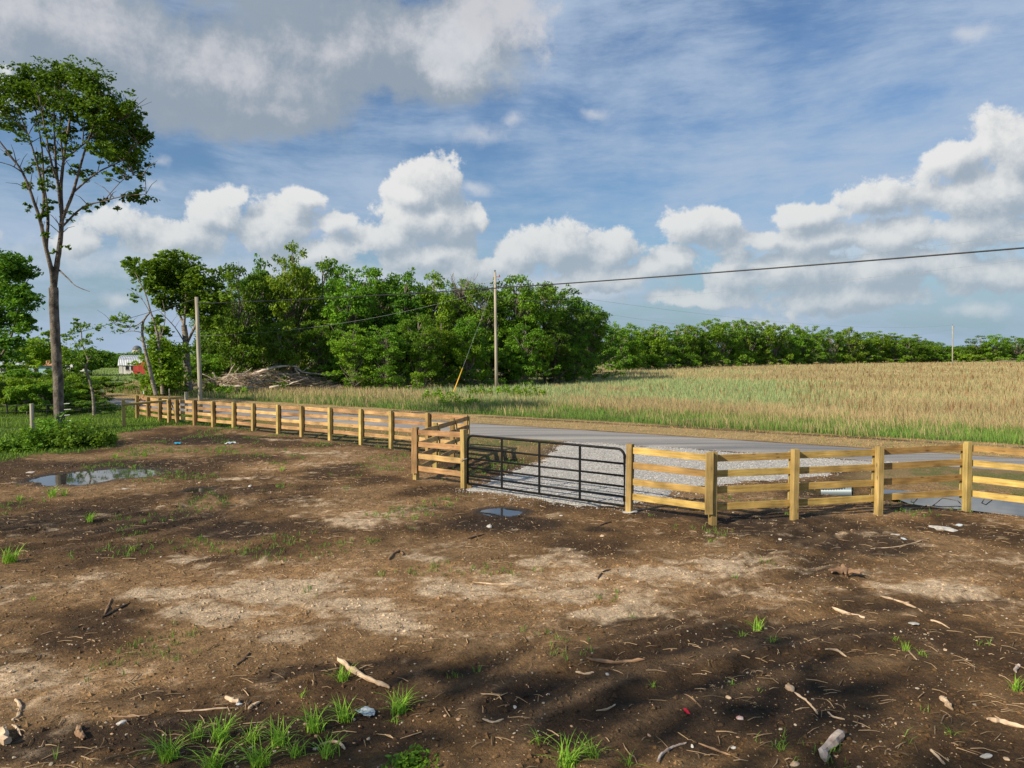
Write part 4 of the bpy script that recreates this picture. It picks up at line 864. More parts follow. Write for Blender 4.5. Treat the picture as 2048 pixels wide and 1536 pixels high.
for x_ in (-.45, .35): q = MB(); q.box((x_, -.02, .95), (.5, .05, .6)); w_ = q.build('window', m_glass, e); q = MB(); q.box((x_, -.05, .62), (.62, .06, .07)); q.build('sill', m_white, w_)
q = MB(); q.box((-1.4, -.02, .72), (.5, .05, 1.2)); q.build('door', m_red if False else m_white, e)
q = MB(); q.add([(.8, -1.2, 0), (2.6, -1.2, 0), (2.6, .1, 0), (.8, .1, 0), (.8, -1.2, 1.25), (2.6, -1.2, 2.2), (2.6, .1, 2.2), (.8, .1, 1.25)], [[(0,1,5,4),(1,2,6,5),(2,3,7,6),(3,0,4,7),(4,5,6,7)]]); q.build('lean_to', m_red, e)
def shed(px, py, w, d, h, rise, mw, mr, name, label, rz=.1, open_=False):
    c = at(px, py); e = empty(name, (c.x, c.y, 0), rz); tag(e, label, 'building')
    q = MB(); q.box((0, d/2, h/2), (w, d, h)); q.build('wall', mw, e)
    q = MB(); q.add([(-w/2-.3, -.4, h), (w/2+.3, -.4, h), (w/2+.3, d/2, h+rise), (-w/2-.3, d/2, h+rise), (-w/2-.3, d+.4, h), (w/2+.3, d+.4, h), (-w/2-.3, -.4, h+.12), (w/2+.3, -.4, h+.12), (w/2+.3, d/2, h+rise+.12), (-w/2-.3, d/2, h+rise+.12), (-w/2-.3, d+.4, h+.12), (w/2+.3, d+.4, h+.12)],
        [[(1,0,3,2),(2,3,4,5),(6,7,8,9),(9,8,11,10),(0,1,7,6),(4,10,11,5),(1,2,8,7),(2,5,11,8),(0,6,9,3),(3,9,10,4)]]); q.build('roof', mr, e)
    for k in (-.28, .22): q = MB(); q.box((w*k, -.02, h*.55), (w*.18, .06, h*.4)); q.build('window' if not open_ else 'opening', m_glass, e)
    return e
m_blue = noisy('blue_boards', (.22, .36, .42), (.36, .50, .55), (2, 2, 1), 4, .8, 0)
shed(86, 751, 3.6, 3, 1.5, .75, m_blue, m_rroof, 'shed', 'pale blue shed with a rust-red metal roof left of the tall trunk')
shed(28, 748, 6.0, 4, 1.3, .9, m_white, m_tin, 'farm_building', 'long whitish farm building behind foliage at the left edge', 0)
c = at(132, 749); e = empty('travel_trailer', (c.x, c.y+3, 0), .08); tag(e, 'white travel trailer parked in the far pasture right of the tall trunk', 'trailer')
q = MB(); q.box((0, 0, .95), (3.4, 2, 1.25), bev=.15); q.build('body', m_white, e)
for x_ in (-1.0, .2): q = MB(); q.box((x_, -1.02, 1.2), (.7, .04, .35)); q.build('window', m_glass, e)
for y_ in (-.85, .85): q = MB(); q.tube([(.3, y_-.1, .3), (.3, y_+.1, .3)], .3, 14); q.build('wheel', m_wire, e)
q = MB(); q.tube([(1.7, 0, .4), (2.5, 0, .35)], .05, 6); q.build('hitch', m_steel, e)
c = at(168, 745); e = empty('hay_wagon', (c.x, c.y, 0), .15); tag(e, 'low red farm wagon far out in the pasture behind the crooked young tree', 'wagon')
q = MB(); q.add([(-1.2,-.6,.35),(1.2,-.6,.35),(1.2,.6,.35),(-1.2,.6,.35),(-1.5,-.8,.85),(1.4,-.8,.85),(1.4,.8,.85),(-1.5,.8,.85)], [[(0,3,2,1),(4,5,6,7),(0,1,5,4),(1,2,6,5),(2,3,7,6),(3,0,4,7)]]); q.build('bed', m_red, e)
for x_ in (-.9, .9):
    for y_ in (-.6, .6): q = MB(); q.tube([(x_, y_-.07, .24), (x_, y_+.07, .24)], .24, 12); q.build('wheel', m_wire, e)
q = MB(); q.tube([(-1.4, 0, .35), (-2.2, 0, .2)], .04, 6); q.build('drawbar', m_red, e)
e = empty('silo', ((275-1024)/FPX*330, 330, 0)); tag(e, 'dark domed silo top showing above the distant wood by the barn', 'silo')
zt = ray(275, 691, 330).z; pr = [(1.9, 0), (1.9, zt-1.6)]; 
q = MB(); q.tube([(0, 0, 0), (0, 0, zt-1.9)], 1.9, 20); q.build('wall', m_pole, e, True)
q = MB(); q.tube([(0, 0, zt-1.9+1.9*math.sin(a)) for a in np.linspace(0, 1.5, 7)], [1.95*math.cos(a) for a in np.linspace(0, 1.5, 7)], 20); q.build('roof', mat('dome_grey', (.10, .11, .13), .5)[0], e, True)

# ---------------------------------------------------------------- stakes, sign post, wire fence
m_redp = mat('stake_red', (.5, .09, .04), .6)[0]; m_whp = mat('stake_white', (.75, .78, .80), .6)[0]; m_blup = mat('cyan_plastic', (.02, .30, .50), .5)[0]
def stake(a, b, label, rr_=.022, capm=m_whp, cat='stake'):
    A0 = at(*a); T = ray(b[0], b[1], A0.y); e = empty('marker_stake', A0); tag(e, label, cat)
    d = T-A0; q = MB(); q.tube([(0, 0, -.1), d*.82], rr_, 8); q.build('rod', m_redp, e); q = MB(); q.tube([d*.82, d], rr_*1.25, 8); q.build('tip', capm, e)
stake((218,815), (202,778), 'leaning red stake with a white tip beside the road at left')
stake((289,815), (287,782), 'upright red stake with a pale blue-white tip behind the far fence corner')
p = at(373, 828); e = empty('sign_post', (p.x, p.y, 0)); tag(e, 'short grey wooden post on the roadside just left of the leaning pole', 'post')
q = MB(); q.tube([(0, 0, -.2), (0, 0, 1.25)], [.09, .085], 10); q.build('shaft', m_pole, e)
p = at(302, 842); o = MB(); o.tube([(p.x, p.y+2, -.2), (p.x+.02, p.y+2, 1.55)], .03, 6); tag(o.build('metal_stake', m_pole), 'thin grey stake standing just behind the far left fence rails', 'stake')
wf = empty('wire_fence'); tag(wf, 'rusty post and strand wire fence running behind the tall left trunk', 'fence')
wp = [at(-180,872), at(65,866), at(246,852)]
for p in wp[:2]: q = MB(); q.tube([(p.x, p.y, -.2), (p.x, p.y, 1.28)], [.085, .08], 9); q.build('post', m_pole, wf)
for k in range(5):
    z = .2+k*.25; q = MB(); q.tube([Vector((a.x, a.y, z)) for a in wp], .0025, 4); q.build('strand', m_wirel, wf)
tb = at(121, 864)
for k in range(5):
    z = .25+k*.25; a_ = Vector((tb.x+.26, tb.y-.12, z)); q = MB(); q.tube([a_, a_+Vector((.26+.05*(k % 2), -.02, .02))], .010, 6); q.build('insulator', m_whp, wf)

# ---------------------------------------------------------------- culvert pipe
m_culv = mat('culvert_steel', (.20, .25, .28), .5, .4, .3)[0]; cp = at(1668, 980, -.12); d = Vector((.85, -.52, 0)).normalized(); e = empty('culvert_pipe', cp); tag(e, 'end of a corrugated metal culvert sticking out of the gravel drive', 'pipe')
q = MB(); pts = []; rad = []
for k in range(24): pts.append(d*(-.3+k*.032)+Vector((0, 0, -.003*(24-k)))); rad.append(.125+(.008 if k % 2 else 0))
q.tube(pts, rad, 20, cap=False); q.build('outer_wall', m_culv, e, True)
q = MB(); q.tube([d*-.3, d*.449], .115, 20, cap=False); q.build('inner_wall', m_wire, e, True)

for i, (pl, lab) in enumerate([([(1768,1000),(1776,1010),(1790,992)], 'forked dead twig standing in the left end of the ditch puddle'), ([(1820,1004),(1828,996),(1838,988)], 'dark twig crossing the ditch puddle between the last two posts'), ([(1862,1012),(1885,1004),(1915,1006),(1930,1014)], 'arched dark twig in the ditch puddle beside the last post'), ([(1962,1006),(1972,1000),(1984,994)], 'small dark twig in the ditch puddle right of the last post')]):
    ps = [at(a, b2, -.14) for a, b2 in pl]; q = MB(); q.tube([ps[0]+Vector((0, 0, -.03)), ps[1]+Vector((0, 0, .10)), ps[2]+Vector((0, 0, .06))]+([ps[3]+Vector((0, 0, -.02))] if len(ps) > 3 else []), .012, 6, jit=.3)
    if i == 0: q.tube([ps[1]+Vector((0, 0, .08)), ps[1]+Vector((-.22, 0, .14))], [.01, .004], 5)
    tag(q.build('dead_twig', m_barkd), lab, 'twig', 'twigs standing in the ditch puddle')
# ---------------------------------------------------------------- brush pile
m_dead = noisy('dead_wood', (.26, .21, .16), (.58, .51, .43), (2, 2, 2), 5, .9, .5, 14, objrand=.15); m_deadb = noisy('dead_brush', (.16, .11, .07), (.46, .35, .23), (3, 3, 3), 5, .95, 0)
YP = 68.0; bx = lambda px, py, dy=0: ray(px, py, YP+dy)
bpile = empty('brush_pile', ((545-1024)/FPX*YP, YP, 0)); tag(bpile, 'big heap of bleached dead branches and logs in front of the woods', 'brush pile'); o0 = Vector(((545-1024)/FPX*YP, YP, 0))
LOGS = [([(500,752),(530,742),(558,730)], .20, 0), ([(505,750),(535,738),(565,732),(595,733)], .15, -1), ([(590,733),(605,745),(640,748),(672,752)], .10, -.5), ([(440,770),(490,774),(540,776)], .14, -2.5), ([(540,776),(580,768),(608,758)], .12, -2.5),
 ([(445,755),(475,748),(505,752)], .10, -1), ([(452,758),(462,740),(470,728)], .06, -1), ([(455,770),(470,745),(478,735)], .07, -1.5), ([(470,755),(490,745),(505,735)], .05, -1), ([(605,745),(615,735),(625,728)], .05, 0), ([(590,735),(600,750),(598,765)], .06, -1.5), ([(520,752),(560,748),(600,752)], .08, -1),
 ([(425,745),(435,760),(470,775)], .07, -1), ([(640,748),(690,745),(705,742)], .04, 0), ([(460,748),(462,730),(463,715)], .035, 0), ([(440,765),(420,755),(405,748)], .06, 0), ([(565,735),(590,728),(600,738)], .07, .5), ([(380,775),(400,765),(430,768)], .10, 0), ([(500,768),(540,762),(585,765)], .07, -2)]
rr = random.Random(9)
for (pl, r_, dy) in LOGS:
    q = MB(); pts = [bx(a, b, dy+rr.uniform(-.3, .3))-o0 for a, b in pl]
    sp = []
    for j in range(len(pts)-1):
        for k in range(4): sp.append(pts[j].lerp(pts[j+1], k/4)+Vector((rr.uniform(-1, 1), rr.uniform(-1, 1), rr.uniform(-1, 1)))*.05)
    sp.append(pts[-1]); m = len(sp); q.tube(sp, [r_*(1-.6*j/m) for j in range(m)], 8, jit=.2); q.build('log', m_dead, bpile, True)
def tangle(n, m, name, seed, rmax, lmax):
    rr = random.Random(seed); q = MB()
    for k in range(n):
        px = rr.uniform(400, 690); hh = 1.7*max(.12, 1-((px-540)/135)**2)*rr.random()**.8+.1; x = (px-1024)/FPX*YP-o0.x; y = rr.uniform(-2.2, 2.2)
        a = rr.uniform(-.5, .5)+(3.14 if rr.random() < .5 else 0); L_ = rr.uniform(.4, lmax); d = Vector((math.cos(a), rr.uniform(-.6, .6), rr.uniform(-.25, .35)))*L_; s_ = Vector((x, y, hh)); r_ = rr.uniform(.3, 1)*rmax
        q.tube([s_-d*.5, s_+Vector((0, 0, rr.uniform(-.1, .15)))*L_, s_+d*.5], [r_, r_*.8, r_*.3], 4, cap=False)
    return q.build(name, m, bpile)
tangle(1000, m_deadb, 'tangle', 1, .034, 2.0)['kind'] = 'stuff'; tangle(500, m_dead, 'twigs', 2, .035, 2.2)['kind'] = 'stuff'

# ================================================================ grass
def blades(x, y, h, w, cols, seed, lean=.3, z=None, tri=True, wind=(.0, .0)):
    r = np.random.default_rng(seed); n = len(x); z = zfun(x, y) if z is None else z; a = r.random(n)*6.283; ca, sa = np.cos(a)*w/2, np.sin(a)*w/2
    lx = r.normal(size=n)*lean*h+wind[0]*h; ly = r.normal(size=n)*lean*h+wind[1]*h
    b0 = np.stack([x-ca, y-sa, z-.02], 1); b1 = np.stack([x+ca, y+sa, z-.02], 1)
    m0 = np.stack([x-ca*.8+lx*.35, y-sa*.8+ly*.35, z+h*.6], 1); m1 = np.stack([x+ca*.8+lx*.35, y+sa*.8+ly*.35, z+h*.6], 1); t = np.stack([x+lx, y+ly, z+h], 1)
    v = np.stack([b0, b1, m1, m0, t], 1).reshape(-1, 3); k = (np.arange(n)*5)[:, None]
    return v, [k+np.array([[0, 1, 2, 3]]), k+np.array([[3, 2, 4]])], np.repeat(cols, 5, 0)
def frust(n, y0, y1, seed, xm=.86, p=1.0):
    r = np.random.default_rng(seed); u = r.random(n); y = y0*(y1/y0)**u; x = (r.random(n)*2-1)*xm*y; return x, y, r
def grasses():
    x, y, r = frust(620000, 24, 300, 101); f = roadside(x, y); n1 = fbm(x*.5, y*.5, 141, 4); n3 = fbm(x*.12, y*.12, 171, 3); n2 = fbm(x*.9, y*.9, 191, 3)
    k = (f+1.5*(n1-.5) > 4.3) & (y < 262) & ~((x*1.0+y*.15 < -30)); x, y, f, n1, n2, n3 = [q[k] for q in (x, y, f, n1, n2, n3)]; n = len(x)
    # inside the woods: no tall grass
    woods = (y > 74+.0*x) & (x/y < .09) & (x/y > -.45); woods |= (y > 66) & (x/y < -.20) & (x/y > -.45)
    u = r.random(n)
    tan = sstep(f+5*(n2-.5)+3*(n3-.5), 8.0, 10.5)
    leftish = sstep(x/y, -.16, -.26); tan = np.maximum(tan, leftish*.85*sstep(n2, .3, .5))
    band = sstep(f, 15, 22)*sstep(f, 75, 50)*sstep(x/y, .55, .34)*sstep(x/y, -.16, -.06); tan = tan*(1-.93*band*sstep(n3+.7*(n2-.5), .25, .50))
    wd = np.exp(-((x/y+.02)/.12)**2)*sstep(f, 36, 20); tan = tan*(1-.75*wd)
    tan = tan*(1-.55*sstep(n2+.5*(n3-.5), .46, .62)); tan = tan*(1-.35*np.exp(-((f-95)/25)**2)*(x/y < .35))
    green = r.random(n) > tan
    c_g = np.c_[.10+.10*u, .19+.13*u, .035+.03*u]; c_mid = np.c_[.24+.12*u, .33+.12*u, .13+.07*u]; c_t = np.c_[.40+.17*u, .315+.13*u, .155+.08*u]*(.66+.5*n3)[:, None]
    cg = np.where((f > 13)[:, None], c_mid, c_g*(.55+.9*n2)[:, None]); green |= (f < 9)&(r.random(n) < .5); green &= ~((f < 9)&(r.random(n) < .30*sstep(n1, .35, .6))); c = np.where(green[:, None], cg, c_t)
    h = np.where(green, .20+.32*u**2, .28+.36*u)*(.6+.8*n2); h = np.where(f < 7.5, h*(.35+.9*n1), h); h = np.where(woods, h*.5, h)
    w = np.maximum(.010, y*.00052)*(.7+.6*r.random(n))
    b = MB(); v, fs, cc = blades(x, y, h, w, c, 102, .28, z=zfun(x, y, False), wind=(-.12, 0)); b.add(v, fs, cc)
    tag(b.build('field_grass', m_blade), 'tall tan hay and green weeds covering the field beyond the road', 'grass', kind='stuff')
    # dock seed stalks
    x, y, r = frust(4600, 34, 250, 111, .8); f = roadside(x, y); n2 = fbm(x*.10, y*.10, 113, 3); q = x/y
    k = (f > 12) & (q > .10) & (r.random(len(x)) < sstep(n2+.5*(fbm(x*.5, y*.25, 118, 3)-.5)+.22*sstep(q, .2, .6), .52, .66)*(.15+.85*sstep(q, .1, .5))) & ~((q < .38) & (f < 26) & (r.random(len(x)) < .8)); x, y = x[k], y[k]; n = len(x); b = MB()
    u = r.random(n); col_ = np.c_[.17+.14*u, .085+.08*u, .035+.04*u]; h = .62+.40*r.random(n)
    v, fs, cc = blades(x, y, h, np.maximum(.03, y*.0009), col_, 112, .12); b.add(v, fs, cc); v, fs, cc = blades(x+.02, y, h*.97, np.maximum(.03, y*.0007), col_, 114, .16); b.add(v, fs, cc)
    tag(b.build('dock_stalks', m_blade), 'dark brown dried dock seed stalks scattered through the tan field', 'weeds', kind='stuff')
    # straw litter on the mown shoulder and verge
    x, y, r = frust(60000, 22, 75, 121); f = roadside(x, y); nn = nearside(x, y); k = ((f > .15) & (f < 4.6)) | ((nn > .2) & (nn < 3.4) & (spoly(x, y, DRIVE) < -.2) & (r.random(len(x)) < .6)); x, y = x[k], y[k]; n = len(x); u = r.random(n)
    gm = r.random(n) < .16; c = np.where(gm[:, None], np.c_[.12+.06*u, .19+.08*u, .04+.02*u], np.c_[.36+.26*u, .25+.18*u, .10+.09*u]); h = .035+.07*r.random(n)
    b = MB(); v, fs, cc = blades(x, y, h, np.full(n, .02), c, 122, 1.6); b.add(v, fs, cc)
    tag(b.build('straw', m_blade), 'mown straw lying on both road shoulders', 'straw', kind='stuff')
    # lawn and weeds on the left
    r = np.random.default_rng(131); x = r.uniform(-40, -12, 120000); y = r.uniform(22, 52, 120000); s = spoly(x, y, LAWN)+1.5*(fbm(x*3, y*3, 151, 4, .6)-.5); k = (s > -.2) & (x/y > -.95); x, y, s = x[k], y[k], s[k]; n = len(x); u = r.random(n); nz = fbm(x*.6, y*.6, 133, 4)
    c = np.c_[.085+.10*u, .165+.12*u, .018+.02*u]*(.7+.8*nz)[:, None]; tall = sstep(nz, .5, .7)*sstep(fbm(x*.2, y*.2, 135, 3), .4, .6)
    b = MB(); v, fs, cc = blades(x, y, .05+.06*u+.22*tall*u, np.full(n, .024), c, 132, .5); b.add(v, fs, cc); tag(b.build('lawn_grass', m_blade), 'green grass patch around the tall tree on the left', 'grass', kind='stuff')
    # left pasture
    r = np.random.default_rng(141); x, y, r = frust(60000, 50, 270, 142, .9); k = (roadside(x, y) > 3) & (x*1.0+y*.15 < -28) & (x/y < -.40); x, y = x[k], y[k]; n = len(x); u = r.random(n)
    c = np.c_[.13+.09*u, .21+.09*u, .045+.03*u]; b = MB(); v, fs, cc = blades(x, y, np.minimum(.25+.4*u, 12/ y+.08), y*.0012, c, 143, .3); b.add(v, fs, cc); tag(b.build('pasture_grass', m_blade), 'light green pasture grass around the far farm buildings', 'grass', kind='stuff')
    # sprouts on the bare soil
    r = np.random.default_rng(151); x = r.uniform(-14, 14, 26000); y = r.uniform(4.5, 32, 26000); nz = fbm(x*.7, y*.7, 153, 4); k = (nz+.10*sstep(y, 16, 24)*sstep(x, 2, -3) > .66+.05*(y < 12)) & (nearside(x, y) > 3.0) & (spoly(x, y, DRIVE) < -.3); x, y = x[k], y[k]
    cx = np.repeat(x, 5)+r.normal(size=len(x)*5)*.02; cy = np.repeat(y, 5)+r.normal(size=len(x)*5)*.02; n = len(cx); u = r.random(n); c = np.c_[.10+.08*u, .18+.12*u, .035+.02*u]
    b = MB(); v, fs, cc = blades(cx, cy, .03+.07*u, np.full(n, .006+.0)*1.0+cy*.0003, c, 154, .6); b.add(v, fs, cc); tag(b.build('grass_sprouts', m_blade), 'tiny green grass sprouts scattered over the bare soil', 'grass', kind='stuff')
grasses()
# weeds at the tall tree's foot
def weedclump(px, py, w, h, n, label, m=m_leaf, seed=1, ls=.13, name='weed_clump', group=None):
    P_ = gp(px, py); e = empty(name, P_); tag(e, label, 'weeds', group); r = np.random.default_rng(seed); rr = random.Random(seed)
    q = MB(); cs = []; rs = []; ns = []
    for k in range(int(n*.8)):
        a = rr.uniform(0, 6.28); d = rr.random()**.6*w; b0 = Vector((math.cos(a)*d, math.sin(a)*d*.8, -.02)); hh = h*rr.uniform(.35, 1.25)*(1-.4*d/w); tp_ = b0+Vector((rr.uniform(-.2, .2)*h, rr.uniform(-.2, .2)*h, hh)); q.tube([b0, (b0+tp_)/2, tp_], [.012, .009, .004], 4, cap=False)
        for j in range(4): c = b0.lerp(tp_, .35+.2*j); cs.append(tuple(c)); rs.append(.12+.1*h); ns.append(9)
    q.build('stems', m_leafy, e); v, f, t = clumps(cs, rs, ns, ls, seed); b = MB(); b.add(v, [f], t); b.build('leaves', m, e)
for i, (px, py, w, h, n, lab) in enumerate([(150,893,1.1,.95,70,'tall leafy weed clump just right of the trunk foot'),(95,895,1.1,.85,60,'leafy weed clump just left of the trunk foot'),(45,900,1.1,.65,50,'low weed clump toward the left edge in the grass'),(185,888,.8,.6,36,'rightmost small weed clump at the lawn corner'),(120,880,.9,1.0,44,'weed clump hugging the trunk foot'),(10,905,.7,.4,18,'weed clump at the left edge of the grass'),(210,822,.7,.5,18,'weed clump by the road end of the lawn')]): weedclump(px, py, w, h, n, lab, seed=200+i)
for i, (px, py, lab) in enumerate([(430,788,'green weed clump in the tan grass right of the leaning pole'),(870,800,'green weed clump near the yellow guy sleeve'),(960,792,'green weed clump left of the tall pole foot'),(1010,790,'green weed clump at the tall pole foot'),(1060,795,'green weed clump right of the tall pole foot'),(920,812,'green weed clump below the guy wire stake'),(460,790,'second green weed clump right of the leaning pole')]): weedclump(px, py, 1.5, .9, 30, lab, m_leafy, seed=230+i, ls=.16)

# ================================================================ things on the soil
def tuft(seed, n, h, w, bend=.5):
    rr = random.Random(seed); q = MB()
    for k in range(n):
        a = rr.uniform(0, 6.28); L_ = h*rr.uniform(.55, 1.1); ww = w*rr.uniform(.7, 1.2); out = rr.uniform(.25, 1)*bend; b0 = Vector((rr.gauss(0, .035), rr.gauss(0, .035), -.01)); dr_ = Vector((math.cos(a), math.sin(a), 0)); sd_ = Vector((-math.sin(a), math.cos(a), 0))*ww/2
        vs = []
        for j in range(5):
            t = j/4; p_ = b0+dr_*(out*L_*t**1.8)+Vector((0, 0, L_*(t-.38*out*t**2.4))); wd = (1-t**2.2)*1.0
            vs += [tuple(p_-sd_*wd), tuple(p_+sd_*wd)]
        g_ = rr.random(); q.add(vs, [[(2*j, 2*j+1, 2*j+3, 2*j+2) for j in range(4)]], (.16+.18*g_, .34+.22*g_, .03+.03*g_))
    return q.build('grass_tuft', m_blade)
T0 = [tuft(301, 30, .24, .010, 1.25), tuft(302, 52, .28, .011, 1.15), tuft(303, 14, .16, .009, 1.4)]
TUF = [(685,1362,.8,1,'small bright grass tuft above the long pale stick'),(798,1425,1.0,1,'tall upright grass tuft just right of the long pale stick end'),(338,1518,1.05,1,'bright isolated grass tuft at the lower left'),(440,1478,.95,1,'grass tuft in the lower cluster, upper left of it'),(395,1476,.8,0,'thin grass tuft left of the lower cluster'),
 (500,1482,.9,0,'grass tuft in the middle of the lower cluster'),(560,1490,1.0,1,'dense grass tuft in the lower cluster below the small stones'),(630,1462,1.0,1,'grass tuft at the cluster top right, left of the blue litter'),(690,1442,.95,1,'grass tuft closest to the crumpled litter'),(520,1532,1.1,1,'bottom edge grass tuft under the cluster middle'),
 (430,1534,1.1,1,'bottom edge grass tuft right of the isolated tuft'),(595,1512,.8,0,'small grass tuft between the cluster and the bottom edge'),(660,1512,1,0,'grass tuft near the curved root at the lower middle'),(605,1392,.55,2,'tiny grass tuft beside the two flat chips'),(790,1446,.6,2,'small sprig below the tall upright tuft'),
 (1075,1486,.9,2,'lone grass sprig at the bottom centre'),(1135,1532,1.1,1,'bottom edge grass tuft right of centre'),(1185,1510,.9,0,'grass tuft up and right of the bottom centre pair'),(1255,1530,.8,2,'small bottom edge tuft further right'),(1518,1262,.9,0,'grass tuft on the dark soil right of centre, with long leaning blades'),
 (1485,1275,.6,2,'short tuft left of the leaning-bladed tuft'),(1545,1283,.7,2,'flat tuft right below the leaning-bladed tuft'),(1815,1302,.6,0,'first grass tuft in the diagonal row at right'),(1845,1310,.6,2,'second grass tuft in the diagonal row at right'),(1790,1285,.5,2,'smallest tuft topping the diagonal row at right'),
 (1305,1378,.5,2,'sprig near the short brown root, centre right'),(1463,1370,.5,2,'tiny sprig left of the round tan stone'),(2030,1380,.8,0,'grass tuft at the right edge beneath the pale bark'),(65,1200,.6,2,'sprig at the left in front of the light soil'),(105,994,1.3,1,'bright tuft below the big puddle'),(130,990,1.0,0,'smaller tuft right of the bright one below the puddle'),
 (180,1045,.9,1,'tuft alone in the dark soil at left'),(265,1102,.9,2,'thin sprig in the dark soil left of centre'),(300,948,.9,0,'tuft growing at the right tip of the big puddle'),(232,915,1.0,0,'tuft above the big puddle'),(290,912,1.0,0,'second tuft above the big puddle, to the right'),(40,1000,.8,0,'faint tuft at the left edge below the puddle'),
 (1422,1083,.8,2,'sprig at the foot of the right corner post'),(1300,1032,.6,2,'tiny sprig right of the gate hinge post'),(848,1005,.7,2,'sprig in the soil before the left fence wing'),(20,1125,1.4,1,'grass patch at the left edge in the dark soil'),(565,940,.9,0,'sprout left of the fence wing in open soil'),(440,905,1.0,0,'pale tuft in front of the left fence'),(660,950,.7,2,'small sprout below the left fence'),(1900,1470,.6,2,'sprig among chips at the lower right'),(1560,1500,.6,2,'sprig left of the weathered log piece')]
ut = [False]*3
for (px, py, s, k, lab) in TUF:
    p = gp(px, py)
    if not ut[k]: ut[k] = True; o = T0[k]
    else: o = T0[k].copy(); col.objects.link(o)
    o.location = p; o.scale = (s, s, s); o.rotation_euler = (0, 0, random.random()*6); tag(o, lab, 'grass tuft', 'grass tufts on the bare soil')
weedclump(822, 1530, .16, .10, 16, 'dark broad-leaved weed at the bottom edge right of the tufts', seed=260, ls=.05)
m_stk = [noisy('stick_pale', (.30, .21, .13), (.62, .47, .32), (6, 6, 6), 5, .85, .4, 50, dist=.005), noisy('stick_brown', (.13, .08, .05), (.30, .19, .11), (6, 6, 6), 5, .85, .4, 50, dist=.005), noisy('stick_dark', (.035, .025, .02), (.10, .07, .05), (6, 6, 6), 5, .9, .4, 50, dist=.005), noisy('bark_grey', (.22, .17, .14), (.50, .42, .36), (9, 9, 9), 5, .9, .6, 60, dist=.008)]
